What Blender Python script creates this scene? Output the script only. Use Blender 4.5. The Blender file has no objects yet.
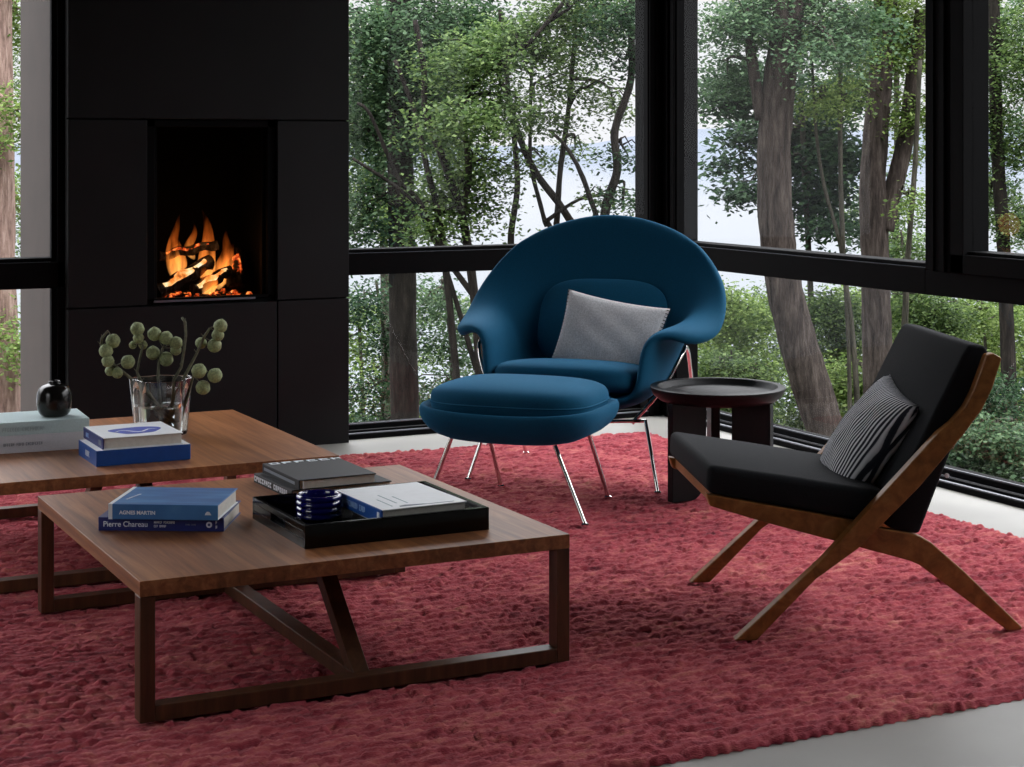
import bpy, bmesh, math, random
import numpy as np
from mathutils import Vector, Matrix
R = math.radians
SC = bpy.context.scene
COL = SC.collection
random.seed(4)

# ---------------------------------------------------------------- camera, sky, exposure
F_PX, HORIZON, EYE, YAW = 1776.0, 147.0, 1.26, math.atan2(889, 1776)
cam_d = bpy.data.cameras.new('camera')
cam_d.sensor_width = 36.0
cam_d.lens = 36.0 * F_PX / 1024.0
cam_d.shift_y = -(383.5 - HORIZON) / 1024.0
cam_d.clip_start, cam_d.clip_end = 0.05, 9000
cam = bpy.data.objects.new('camera', cam_d)
cam.location = (0, 0, EYE)
cam.rotation_euler = (R(90), 0, -YAW)
COL.objects.link(cam)
SC.camera = cam

SKY_HORIZON, SKY_ZENITH = 0.98, 8.8
world = bpy.data.worlds.new('overcast_sky')
SC.world = world
world.use_nodes = True
wn, wl = world.node_tree.nodes, world.node_tree.links
wn.clear()
w_tc = wn.new('ShaderNodeTexCoord'); w_sep = wn.new('ShaderNodeSeparateXYZ')
w_map = wn.new('ShaderNodeMapRange')
w_map.inputs['From Min'].default_value = 0.10; w_map.inputs['From Max'].default_value = 0.75
w_map.inputs['To Min'].default_value = SKY_HORIZON; w_map.inputs['To Max'].default_value = SKY_ZENITH
w_bg = wn.new('ShaderNodeBackground'); w_out = wn.new('ShaderNodeOutputWorld')
w_bg.inputs['Color'].default_value = (0.95, 0.96, 1.0, 1)
wl.new(w_tc.outputs['Generated'], w_sep.inputs[0]); wl.new(w_sep.outputs['Z'], w_map.inputs['Value'])
wl.new(w_map.outputs[0], w_bg.inputs['Strength']); wl.new(w_bg.outputs[0], w_out.inputs[0])

SC.view_settings.view_transform = 'Standard'
SC.view_settings.look = 'None'
SC.view_settings.gamma = 1.0
SC.view_settings.use_curve_mapping = False
SC.view_settings.exposure = 0.0
SC.cycles.max_bounces = 10
SC.cycles.transparent_max_bounces = 24
SC.cycles.caustics_reflective = False
SC.cycles.caustics_refractive = False
SC.cycles.sample_clamp_indirect = 4.0

S_, C_ = math.sin(YAW), math.cos(YAW)
def at(px, py, d):
    """world point at distance d along the view axis that the photograph shows at px, py"""
    l = (px - 512) / F_PX * d
    return Vector((l * C_ + d * S_, -l * S_ + d * C_, EYE - (py - HORIZON) / F_PX * d))

# ---------------------------------------------------------------- materials
class NT:
    def __init__(s, name):
        s.m = bpy.data.materials.new(name); s.m.use_nodes = True
        s.n, s.l = s.m.node_tree.nodes, s.m.node_tree.links
        s.b = s.n['Principled BSDF']; s.out = s.n['Material Output']
    def new(s, t, **kw):
        x = s.n.new('ShaderNode' + t)
        for k, v in kw.items():
            if k in x.inputs: x.inputs[k].default_value = v
            else: setattr(x, k, v)
        return x
    def link(s, a, b): s.l.new(a, b)
    def coord(s, scale=(1, 1, 1), kind='Object', rot=(0, 0, 0)):
        tc = s.new('TexCoord'); mp = s.new('Mapping')
        mp.inputs['Scale'].default_value = scale; mp.inputs['Rotation'].default_value = rot
        s.link(tc.outputs[kind], mp.inputs['Vector']); return mp.outputs[0]
    def ramp(s, fac, stops):
        r = s.new('ValToRGB'); e = r.color_ramp.elements
        while len(e) < len(stops): e.new(0.5)
        for i, (p, c) in enumerate(stops):
            e[i].position = p; e[i].color = (*c, 1)
        s.link(fac, r.inputs[0]); return r.outputs[0]
    def bump(s, h, strength=0.3, dist=0.01):
        b = s.new('Bump', Strength=strength, Distance=dist)
        s.link(h, b.inputs['Height']); s.link(b.outputs[0], s.b.inputs['Normal'])

def srgb(r, g, b):
    f = lambda c: (c / 255 / 12.92) if c / 255 <= .04045 else ((c / 255 + .055) / 1.055) ** 2.4
    return (f(r), f(g), f(b))

def plain(name, c, rough=0.5, metal=0.0, var=0.0, scale=40, bump=0.0, spec=0.5, coat=0.0):
    t = NT(name); t.b.inputs['Base Color'].default_value = (*c, 1)
    t.b.inputs['Roughness'].default_value = rough; t.b.inputs['Metallic'].default_value = metal
    t.b.inputs['Specular IOR Level'].default_value = spec; t.b.inputs['Coat Weight'].default_value = coat
    nz = t.new('TexNoise', Scale=scale, Detail=4.0); t.link(t.coord(), nz.inputs['Vector'])
    if var:
        k0, k1 = 1 - var, 1 + var
        t.link(t.ramp(nz.outputs[0], [(.3, tuple(x * k0 for x in c)), (.7, tuple(min(1, x * k1) for x in c))]), t.b.inputs['Base Color'])
    if bump: t.bump(nz.outputs[0], bump, 0.004)
    return t.m

def fabric(name, c, scale=260, var=0.25, sheen=0.3, bump=0.35, spec=0.2):
    t = NT(name); t.b.inputs['Roughness'].default_value = 0.9; t.b.inputs['Specular IOR Level'].default_value = spec
    t.b.inputs['Sheen Weight'].default_value = sheen; t.b.inputs['Sheen Roughness'].default_value = 0.5
    t.b.inputs['Sheen Tint'].default_value = (*[min(1, x * 2.5 + .02) for x in c], 1)
    nz = t.new('TexNoise', Scale=scale, Detail=3.0, Roughness=0.7); t.link(t.coord(), nz.inputs['Vector'])
    t.link(t.ramp(nz.outputs[0], [(.3, tuple(x * (1 - var) for x in c)), (.7, tuple(min(1, x * (1 + var)) for x in c))]), t.b.inputs['Base Color'])
    t.bump(nz.outputs[0], bump, 0.002); return t.m

def wood(name, dark, mid, light, grain=(22, 1.6, 22), plank=0.0, rough=0.38, spec=.3):
    t = NT(name); t.b.inputs['Roughness'].default_value = rough
    v = t.coord(grain)
    n1 = t.new('TexNoise', Scale=1.6, Detail=6.0, Roughness=0.62, Distortion=0.6); t.link(v, n1.inputs['Vector'])
    col = t.ramp(n1.outputs[0], [(.25, dark), (.5, mid), (.75, light)])
    if plank:
        tc = t.new('TexCoord'); sx = t.new('SeparateXYZ'); t.link(tc.outputs['Object'], sx.inputs[0])
        m1 = t.new('Math', operation='DIVIDE'); t.link(sx.outputs['X'], m1.inputs[0]); m1.inputs[1].default_value = plank
        m2 = t.new('Math', operation='FLOOR'); t.link(m1.outputs[0], m2.inputs[0])
        wnz = t.new('TexWhiteNoise', noise_dimensions='1D'); t.link(m2.outputs[0], wnz.inputs['W'])
        mr = t.new('MapRange'); mr.inputs['To Min'].default_value = .80; mr.inputs['To Max'].default_value = 1.18
        t.link(wnz.outputs['Value'], mr.inputs['Value'])
        mx = t.new('Vector' + 'Math', operation='SCALE'); t.link(col, mx.inputs[0]); t.link(mr.outputs[0], mx.inputs['Scale'])
        col = mx.outputs[0]
    t.b.inputs['Specular IOR Level'].default_value = spec
    t.link(col, t.b.inputs['Base Color']); t.bump(n1.outputs[0], 0.08, 0.002); return t.m

def glassy(name, tint=(1, 1, 1), ior=1.5, coat=.38):
    """window glass: clear with real fresnel reflection"""
    t = NT(name); t.n.remove(t.b)
    tr = t.new('BsdfTransparent'); tr.inputs[0].default_value = (*tint, 1)
    gl = t.new('BsdfGlossy'); gl.inputs['Roughness'].default_value = 0.0
    fr = t.new('Fresnel', IOR=ior); mx = t.new('MixShader')
    gi = t.new('NewGeometry'); fm = t.new('Math', operation='MULTIPLY'); fb_ = t.new('Math', operation='SUBTRACT')
    fb_.inputs[0].default_value = 1.0; t.link(gi.outputs['Backfacing'], fb_.inputs[1])    # reflect at the entry face only
    fk = t.new('Math', operation='MULTIPLY'); fk.inputs[1].default_value = coat; t.link(fr.outputs[0], fk.inputs[0])    # anti-reflective coating
    t.link(fk.outputs[0], fm.inputs[0]); t.link(fb_.outputs[0], fm.inputs[1])
    t.link(fm.outputs[0], mx.inputs[0]); t.link(tr.outputs[0], mx.inputs[1]); t.link(gl.outputs[0], mx.inputs[2])
    t.link(mx.outputs[0], t.out.inputs['Surface']); return t.m

def leafmat(name, c0, c1, c2, trans=0.45):
    t = NT(name); t.n.remove(t.b)
    gi = t.new('NewGeometry'); col = t.ramp(gi.outputs['Random Per Island'], [(0, c0), (.5, c1), (1, c2)])
    df = t.new('BsdfDiffuse'); tl = t.new('BsdfTranslucent'); gl = t.new('BsdfGlossy'); gl.inputs['Roughness'].default_value = .45
    t.link(col, df.inputs[0]); t.link(col, tl.inputs[0])
    m1 = t.new('MixShader'); m1.inputs[0].default_value = trans
    t.link(df.outputs[0], m1.inputs[1]); t.link(tl.outputs[0], m1.inputs[2])
    m2 = t.new('MixShader'); m2.inputs[0].default_value = 0.015
    t.link(m1.outputs[0], m2.inputs[1]); t.link(gl.outputs[0], m2.inputs[2])
    t.link(m2.outputs[0], t.out.inputs['Surface']); return t.m

def barkmat(name, d, m, l, sc=1.0):
    t = NT(name); t.b.inputs['Roughness'].default_value = 0.95; t.b.inputs['Specular IOR Level'].default_value = .1
    nz = t.new('TexNoise', Scale=1.0, Detail=6.0, Roughness=.7); t.link(t.coord((28 * sc, 28 * sc, 5 * sc)), nz.inputs['Vector'])
    vo = t.new('TexVoronoi', Scale=1.0); t.link(t.coord((4, 4, 3.2)), vo.inputs['Vector'])
    c = t.ramp(nz.outputs[0], [(.3, d), (.5, m), (.72, l)])
    t.link(c, t.b.inputs['Base Color']); t.bump(nz.outputs[0], 1.0, 0.03); return t.m

M = {}
M['steel'] = plain('black_steel', srgb(19, 19, 20), 0.5, 0.0, .25, 3.0, 0.03, spec=.2)
M['frame'] = plain('black_window_frame', srgb(8, 8, 9), 0.7, spec=.06, var=.1)
M['bead'] = plain('grey_aluminium', srgb(120, 122, 130), 0.35, 0.8, .08)
M['concrete'] = plain('polished_concrete', srgb(140, 138, 132), 0.45, 0, .10, 2.2, 0.03, spec=.4)
M['ceiling'] = plain('ceiling_paint', srgb(70, 64, 58), 0.8, var=.05)
M['plaster'] = plain('dark_plaster', srgb(44, 42, 41), 0.85, var=.06)
M['pier'] = plain('brown_cladding', srgb(62, 52, 47), 0.8, var=.10, scale=6)
M['pane'] = glassy('window_glass')
M['fireglass'] = glassy('firebox_glass', (.85, .85, .85), 1.2)
M['walnut'] = wood('walnut_tabletop', srgb(94, 56, 33), srgb(134, 86, 53), srgb(168, 116, 76), (26, 1.2, 26), .17, .42)
M['walnut_leg'] = wood('walnut_leg', srgb(56, 34, 22), srgb(76, 48, 31), srgb(96, 62, 40), (20, 20, 2), 0, .42)
M['teak'] = wood('oiled_chair_wood', srgb(104, 66, 30), srgb(138, 91, 46), srgb(164, 114, 64), (16, 5, 16), 0, .4)
M['ebony'] = wood('blackened_wood', srgb(8, 8, 9), srgb(13, 13, 14), srgb(19, 19, 20), (30, 30, 4), 0, .45, .2)
M['blue'] = fabric('teal_blue_wool', (0.0018, 0.064, 0.128), 300, .22, .55)
M['black'] = fabric('black_wool', (0.010, 0.011, 0.013), 320, .3, .10)
M['grey'] = fabric('grey_felt', srgb(200, 200, 202), 190, .28, .2)
M['chrome'] = plain('polished_chrome', (.72, .70, .68), 0.08, 1.0)
M['lacquer'] = plain('black_lacquer', srgb(9, 9, 10), 0.15, spec=.3)
M['paper'] = plain('book_paper', srgb(206, 202, 192), .8, var=.06, scale=120)
M['white'] = plain('white_cover', srgb(222, 225, 228), .45, var=.03)
M['pale'] = plain('pale_blue_linen', srgb(186, 205, 206), .8, var=.06, scale=200)
M['palegrey'] = plain('pale_grey_linen', srgb(202, 202, 208), .8, var=.05, scale=200)
M['royal'] = plain('royal_blue_cover', srgb(16, 74, 150), .4, var=.08)
M['navy'] = plain('navy_cover', srgb(22, 34, 104), .42, var=.06)
M['ink'] = plain('white_ink', srgb(226, 230, 236), .6)
M['inklight'] = plain('light_blue_ink', srgb(150, 180, 218), .6)
M['inkpale'] = plain('faint_grey_ink', srgb(160, 178, 182), .6)
M['stitch'] = plain('charcoal_thread', srgb(60, 62, 68), .8)
M['inkgrey'] = plain('grey_ink', srgb(122, 130, 138), .6)
M['inkblue'] = plain('blue_ink', srgb(40, 62, 160), .55, var=.35, scale=30)
M['blackbook'] = plain('black_cloth_cover', srgb(24, 26, 30), .62, var=.5, scale=300)
M['navyglass'] = plain('navy_glazed_ceramic', srgb(18, 18, 88), .12, coat=.6, spec=.6)
M['vase'] = plain('dark_bronze_glaze', srgb(30, 28, 26), .18, .35, .3, 14, spec=.6)
M['stem'] = plain('branch_bark', srgb(104, 104, 84), .85, var=.3, scale=90, bump=.4)
M['pod'] = plain('green_seed_pod', srgb(144, 154, 108), .7, var=.34, scale=160, bump=.5)
M['firebrick'] = plain('soot_black', srgb(7, 6, 6), .8, spec=.1, var=.3, scale=20)
M['log'] = barkmat('charred_log', (.006, .005, .005), (.02, .014, .012), (.10, .09, .085), 1.3)
M['soil'] = plain('forest_floor', srgb(52, 48, 34), .95, var=.5, scale=1.5, bump=.5)
M['bark1'] = barkmat('brown_bark', srgb(32, 28, 26), srgb(60, 53, 49), srgb(90, 82, 76))
M['bark2'] = barkmat('dark_bark', srgb(22, 20, 19), srgb(38, 35, 32), srgb(58, 53, 48))
M['bark3'] = barkmat('pinkish_bark', srgb(86, 70, 64), srgb(140, 116, 106), srgb(176, 154, 143))
M['bark4'] = barkmat('grey_green_bark', srgb(38, 38, 33), srgb(62, 60, 52), srgb(86, 82, 72))

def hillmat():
    t = NT('haze_tinted_wooded_hill'); t.b.inputs['Roughness'].default_value = 1; t.b.inputs['Specular IOR Level'].default_value = 0
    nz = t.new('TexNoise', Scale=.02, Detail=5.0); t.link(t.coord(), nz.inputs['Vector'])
    t.link(t.ramp(nz.outputs[0], [(.3, (.095, .108, .130)), (.7, (.112, .125, .148))]), t.b.inputs['Base Color']); return t.m  # pale blue-grey of distance haze painted into the hill's base colour
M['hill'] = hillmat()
def watermat():
    t = NT('lake_water'); t.b.inputs['Base Color'].default_value = (.10, .12, .14, 1); t.b.inputs['Roughness'].default_value = .08
    t.b.inputs['IOR'].default_value = 1.33
    nz = t.new('TexNoise', Scale=.6, Detail=3.0); t.link(t.coord(), nz.inputs['Vector']); t.bump(nz.outputs[0], .03, .2); return t.m
M['water'] = watermat()
def rugmat():
    t = NT('woven_red_wool'); t.b.inputs['Roughness'].default_value = .95; t.b.inputs['Specular IOR Level'].default_value = .1
    t.b.inputs['Sheen Weight'].default_value = .25; t.b.inputs['Sheen Tint'].default_value = (1, .5, .5, 1)
    n1 = t.new('TexNoise', Scale=26.0, Detail=3.0, Roughness=.65); t.link(t.coord((.55, 1.3, 1)), n1.inputs['Vector'])
    n2 = t.new('TexNoise', Scale=2.2, Detail=3.0); t.link(t.coord(), n2.inputs['Vector'])
    ad = t.new('Math', operation='MULTIPLY_ADD'); t.link(n2.outputs[0], ad.inputs[0]); ad.inputs[1].default_value = .45; t.link(n1.outputs[0], ad.inputs[2])
    mr = t.new('Math', operation='SUBTRACT'); t.link(ad.outputs[0], mr.inputs[0]); mr.inputs[1].default_value = .22
    t.link(t.ramp(mr.outputs[0], [(.20, srgb(78, 24, 36)), (.38, srgb(138, 46, 59)), (.55, srgb(168, 71, 79)), (.70, srgb(189, 104, 98)), (.85, srgb(202, 150, 124))]), t.b.inputs['Base Color'])
    n3 = t.new('TexNoise', Scale=420.0, Detail=2.0); t.link(t.coord((.4, 1, 1)), n3.inputs['Vector']); t.bump(n3.outputs[0], .6, .004); return t.m
M['rug'] = rugmat()
def stripemat():
    t = NT('charcoal_white_stripe'); t.b.inputs['Roughness'].default_value = .9; t.b.inputs['Specular IOR Level'].default_value = .15
    wv = t.new('TexWave', Scale=25.0, Distortion=2.8, Detail=2.5); wv.inputs['Detail Scale'].default_value = .8
    wv.bands_direction = 'X'; t.link(t.coord((1, .35, 1)), wv.inputs['Vector'])
    t.link(t.ramp(wv.outputs[0], [(.0, srgb(40, 42, 50)), (.46, srgb(54, 56, 64)), (.62, srgb(190, 192, 196)), (1, srgb(222, 223, 226))]), t.b.inputs['Base Color'])
    t.bump(wv.outputs[0], .4, .003); return t.m
M['stripe'] = stripemat()
def agnesmat():
    t = NT('blue_painted_cover'); t.b.inputs['Roughness'].default_value = .4
    nz = t.new('TexNoise', Scale=5.0, Detail=5.0); t.link(t.coord((1, 5, 1)), nz.inputs['Vector'])
    t.link(t.ramp(nz.outputs[0], [(.3, srgb(36, 84, 144)), (.55, srgb(60, 116, 172)), (.75, srgb(90, 146, 192))]), t.b.inputs['Base Color']); return t.m
M['agnes'] = agnesmat()
def vaseglass():
    t = NT('clear_vase_glass'); t.b.inputs['Transmission Weight'].default_value = 1; t.b.inputs['Roughness'].default_value = 0.0
    t.b.inputs['IOR'].default_value = 1.47; t.b.inputs['Base Color'].default_value = (.95, .97, .96, 1); return t.m
M['vaseglass'] = vaseglass()
def flamemat():
    t = NT('flame'); t.n.remove(t.b)
    tc = t.new('TexCoord'); sx = t.new('SeparateXYZ'); t.link(tc.outputs['Generated'], sx.inputs[0])
    nz = t.new('TexNoise', Scale=1.0, Detail=3.0); t.link(t.coord((60, 60, 14)), nz.inputs['Vector'])
    ad = t.new('Math', operation='MULTIPLY_ADD'); t.link(nz.outputs[0], ad.inputs[0]); ad.inputs[1].default_value = .6; t.link(sx.outputs['Z'], ad.inputs[2])
    col = t.ramp(ad.outputs[0], [(.25, (1, .46, .12)), (.6, (1, .29, .045)), (.95, (1, .18, .02))])
    st = t.new('MapRange'); st.inputs['From Min'].default_value = .25; st.inputs['From Max'].default_value = 1.35
    st.inputs['To Min'].default_value = 1.0; st.inputs['To Max'].default_value = 0.0; t.link(ad.outputs[0], st.inputs['Value'])
    pw = t.new('Math', operation='POWER'); t.link(st.outputs[0], pw.inputs[0]); pw.inputs[1].default_value = 1.6
    n2 = t.new('TexNoise', Scale=1.0, Detail=2.0); t.link(t.coord((34, 34, 9)), n2.inputs['Vector'])
    nr = t.new('MapRange'); nr.inputs['From Min'].default_value = .30; nr.inputs['From Max'].default_value = .60; t.link(n2.outputs[0], nr.inputs['Value'])
    ml = t.new('Math', operation='MULTIPLY'); t.link(pw.outputs[0], ml.inputs[0]); t.link(nr.outputs[0], ml.inputs[1])
    m2 = t.new('Math', operation='MULTIPLY'); t.link(ml.outputs[0], m2.inputs[0]); m2.inputs[1].default_value = 95.0
    em = t.new('Emission'); t.link(col, em.inputs[0]); t.link(m2.outputs[0], em.inputs['Strength'])
    t.link(em.outputs[0], t.out.inputs['Volume']); return t.m
M['flame'] = flamemat()
def embermat():
    t = NT('glowing_embers'); nz = t.new('TexNoise', Scale=30.0, Detail=4.0); t.link(t.coord(), nz.inputs['Vector'])
    t.b.inputs['Base Color'].default_value = (.02, .015, .012, 1); t.b.inputs['Roughness'].default_value = .9
    t.link(t.ramp(nz.outputs[0], [(.47, (0, 0, 0)), (.55, (.5, .05, .008)), (.66, (1, .30, .06)), (.80, (1, .75, .4))]), t.b.inputs['Emission Color'])
    t.b.inputs['Emission Strength'].default_value = 2.0; return t.m
M['ember'] = embermat()
def hotmat():
    t = NT('burning_wood'); nz = t.new('TexNoise', Scale=22.0, Detail=4.0); t.link(t.coord(), nz.inputs['Vector'])
    t.b.inputs['Base Color'].default_value = (.02, .015, .012, 1); t.b.inputs['Roughness'].default_value = .9
    t.link(t.ramp(nz.outputs[0], [(.30, (.02, .003, 0)), (.42, (1, .28, .05)), (.54, (1, .62, .25)), (.70, (1, .9, .7))]), t.b.inputs['Emission Color'])
    t.b.inputs['Emission Strength'].default_value = 1.6; return t.m
M['hot'] = hotmat()
LEAF = {
    'mid': leafmat('mid_green_leaf', srgb(44, 62, 34), srgb(70, 92, 50), srgb(108, 128, 74)),
    'dark': leafmat('deep_green_leaf', srgb(26, 44, 30), srgb(42, 66, 42), srgb(64, 88, 57)),
    'light': leafmat('bright_green_leaf', srgb(66, 90, 42), srgb(100, 122, 62), srgb(134, 154, 88)),
    'cool': leafmat('blue_green_leaf', srgb(40, 62, 42), srgb(64, 88, 60), srgb(94, 118, 84)),
}

# ---------------------------------------------------------------- geometry helpers
class MB:
    def __init__(s): s.v, s.f = [], []
    def add(s, vs, fs):
        k = len(s.v); s.v += [tuple(p) for p in vs]; s.f += [tuple(i + k for i in q) for q in fs]; return s
    def box(s, x0, x1, y0, y1, z0, z1):
        return s.add([(x0, y0, z0), (x1, y0, z0), (x1, y1, z0), (x0, y1, z0), (x0, y0, z1), (x1, y0, z1), (x1, y1, z1), (x0, y1, z1)],
                     [(3, 2, 1, 0), (4, 5, 6, 7), (0, 1, 5, 4), (1, 2, 6, 5), (2, 3, 7, 6), (3, 0, 4, 7)])
    def hexa(s, bottom, top):
        return s.add(list(bottom) + list(top), [(3, 2, 1, 0), (4, 5, 6, 7), (0, 1, 5, 4), (1, 2, 6, 5), (2, 3, 7, 6), (3, 0, 4, 7)])
    def prism(s, poly, fn, a, b):
        """poly of 2-D points swept from a to b; fn(p, q, t) -> 3-D"""
        n = len(poly)
        vs = [fn(p, q, a) for p, q in poly] + [fn(p, q, b) for p, q in poly]
        fs = [tuple(range(n - 1, -1, -1)), tuple(range(n, 2 * n))] + [(i, (i + 1) % n, n + (i + 1) % n, n + i) for i in range(n)]
        return s.add(vs, fs)
    def tube(s, pts, rad, n=10, cap=True, wob=0.0, seed=1):
        pts = [Vector(p) for p in pts]; rg = random.Random(seed)
        if not hasattr(rad, '__len__'): rad = [rad] * len(pts)
        vs, fs = [], []; up = Vector((.31, .17, .93)); prev = None
        for i, p in enumerate(pts):
            t = (pts[min(i + 1, len(pts) - 1)] - pts[max(i - 1, 0)]).normalized()
            if prev is None:
                a = t.cross(up if abs(t.dot(up)) < .95 else Vector((1, 0, 0))).normalized()
            else:
                a = (prev - t * prev.dot(t)).normalized()
            prev = a; b = t.cross(a)
            for k in range(n):
                th = 2 * math.pi * k / n; r = rad[i] * (1 + wob * rg.uniform(-1, 1))
                vs.append(p + (a * math.cos(th) + b * math.sin(th)) * r)
        for i in range(len(pts) - 1):
            for k in range(n):
                fs.append((i * n + k, i * n + (k + 1) % n, (i + 1) * n + (k + 1) % n, (i + 1) * n + k))
        if cap: fs += [tuple(range(n - 1, -1, -1)), tuple(range((len(pts) - 1) * n, len(pts) * n))]
        return s.add(vs, fs)
    def lathe(s, prof, n=40, c=(0, 0, 0), shape=None):
        vs, fs = [], []
        for r, z in prof:
            for k in range(n):
                th = 2 * math.pi * k / n; q = shape(th) if shape else 1.0
                vs.append((c[0] + r * q * math.cos(th), c[1] + r * q * math.sin(th), c[2] + z))
        for i in range(len(prof) - 1):
            for k in range(n):
                fs.append((i * n + k, i * n + (k + 1) % n, (i + 1) * n + (k + 1) % n, (i + 1) * n + k))
        fs += [tuple(range(n - 1, -1, -1)), tuple(range((len(prof) - 1) * n, len(prof) * n))]
        return s.add(vs, fs)
    def build(s, name, mat, parent=None, bevel=0, seg=2, smooth=False, sub=0, solid=0, autos=None):
        me = bpy.data.meshes.new(name); me.from_pydata(s.v, [], s.f); me.validate(); me.update()
        if mat: me.materials.append(mat)
        bm = bmesh.new(); bm.from_mesh(me); bmesh.ops.recalc_face_normals(bm, faces=bm.faces); bm.to_mesh(me); bm.free()
        o = bpy.data.objects.new(name, me); COL.objects.link(o)
        if parent: o.parent = parent
        if smooth: me.polygons.foreach_set('use_smooth', [True] * len(me.polygons))
        if autos:
            bm = bmesh.new(); bm.from_mesh(me)
            for e in bm.edges:
                if len(e.link_faces) == 2 and e.calc_face_angle(0) > R(autos): e.smooth = False
            bm.to_mesh(me); bm.free()
        if solid:
            m = o.modifiers.new('thickness', 'SOLIDIFY'); m.thickness = solid; m.offset = -1
        if bevel:
            m = o.modifiers.new('bevel', 'BEVEL'); m.width = bevel; m.segments = seg; m.limit_method = 'ANGLE'; m.angle_limit = R(40)
        if sub:
            m = o.modifiers.new('subdivision', 'SUBSURF'); m.levels = m.render_levels = sub
        return o

def np_mesh(name, V, F, mat, parent=None, smooth=False):
    me = bpy.data.meshes.new(name); nv, nf = len(V), len(F)
    me.vertices.add(nv); me.vertices.foreach_set('co', np.ascontiguousarray(V, dtype=np.float32).ravel())
    me.loops.add(nf * 4); me.loops.foreach_set('vertex_index', np.ascontiguousarray(F, dtype=np.int32).ravel())
    me.polygons.add(nf); me.polygons.foreach_set('loop_start', np.arange(nf, dtype=np.int32) * 4)
    if smooth: me.polygons.foreach_set('use_smooth', np.ones(nf, dtype=bool))
    me.update(calc_edges=True); me.materials.append(mat)
    o = bpy.data.objects.new(name, me); COL.objects.link(o)
    if parent: o.parent = parent
    return o

def tag(o, label, cat, group=None):
    o['label'] = label; o['category'] = cat
    if group: o['group'] = group
    return o
def thing(name, label, cat, loc=(0, 0, 0), rz=0.0, group=None):
    o = bpy.data.objects.new(name, None); COL.objects.link(o); o.location = loc; o.rotation_euler = (0, 0, rz)
    o.empty_display_size = .1
    return tag(o, label, cat, group)
def struct(o): o['kind'] = 'structure'; return o
def dup(root, loc, label, group=None):
    r = root.copy(); COL.objects.link(r); r.location = loc; r['label'] = label
    if group: r['group'] = group
    for ch in list(root.children):
        c = ch.copy(); COL.objects.link(c); c.parent = r
        for g in ch.children:
            d = g.copy(); COL.objects.link(d); d.parent = c
    return r
def rounded(sx, sy, sz, p=6, n=14, parent=None, name='cushion', mat=None, loc=(0, 0, 0), rot=(0, 0, 0), crown=0.0):
    """soft upholstered block: a box whose faces bulge like filled fabric"""
    bm = bmesh.new(); bmesh.ops.create_cube(bm, size=2.0)
    bmesh.ops.subdivide_edges(bm, edges=bm.edges[:], cuts=n, use_grid_fill=True)
    rm = Matrix.LocRotScale(Vector(loc), __import__('mathutils').Euler(rot), None)
    for v in bm.verts:
        x, y, z = v.co
        k = (abs(x) ** p + abs(y) ** p + abs(z) ** p) ** (1 / p)
        x, y, z = x / k, y / k, z / k
        cz = 1 + crown * (1 - x * x) * (1 - y * y)
        v.co = rm @ Vector((x * sx / 2, y * sy / 2, z * sz / 2 * cz))
    me = bpy.data.meshes.new(name); bm.to_mesh(me); bm.free()
    me.materials.append(mat); me.polygons.foreach_set('use_smooth', [True] * len(me.polygons))
    o = bpy.data.objects.new(name, me); COL.objects.link(o)
    if parent: o.parent = parent
    return o
def throw_pillow(name, w, h, t, mat, parent, n=26, pinch=.07):
    """knife-edge pillow in its own x (width) / y (height) / z (thickness) frame"""
    V, Fc = [], []
    for side in (1, -1):
        for j in range(n + 1):
            for i in range(n + 1):
                u, v = -1 + 2 * i / n, -1 + 2 * j / n
                x = w / 2 * u * (1 - pinch * (1 - v * v)); y = h / 2 * v * (1 - pinch * (1 - u * u))
                z = side * t / 2 * max(0, (1 - u ** 2)) ** .42 * max(0, (1 - v ** 2)) ** .42
                z += side * .004 * math.sin(9 * u + 3 * v) * math.sin(7 * v - 2 * u) * (1 - u * u) * (1 - v * v)
                V.append((x, y, z))
    k = (n + 1) ** 2
    for s in (0, 1):
        for j in range(n):
            for i in range(n):
                a = s * k + j * (n + 1) + i
                q = (a, a + 1, a + n + 2, a + n + 1); Fc.append(q if s == 0 else q[::-1])
    mb = MB(); mb.v = V; mb.f = Fc
    o = mb.build(name, mat, parent, smooth=True)
    bm = bmesh.new(); bm.from_mesh(o.data); bmesh.ops.remove_doubles(bm, verts=bm.verts, dist=1e-4)
    bmesh.ops.recalc_face_normals(bm, faces=bm.faces); bm.to_mesh(o.data); bm.free()
    return o
def text(name, s, size, mtx, mat, parent, extrude=.0004, align='LEFT', sx=1.0, bold=0.0):
    cu = bpy.data.curves.new(name, 'FONT'); cu.body = s; cu.size = size; cu.extrude = extrude; cu.align_x = align; cu.offset = bold
    tmp = bpy.data.objects.new(name + '_curve', cu); COL.objects.link(tmp)
    dg = bpy.context.evaluated_depsgraph_get(); me = bpy.data.meshes.new_from_object(tmp.evaluated_get(dg))
    COL.objects.unlink(tmp); bpy.data.objects.remove(tmp); bpy.data.curves.remove(cu)
    me.materials.clear(); me.materials.append(mat)
    me.transform(mtx @ Matrix.Diagonal((sx, 1, 1, 1)))
    o = bpy.data.objects.new(name, me); COL.objects.link(o); o.parent = parent; return o
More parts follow.
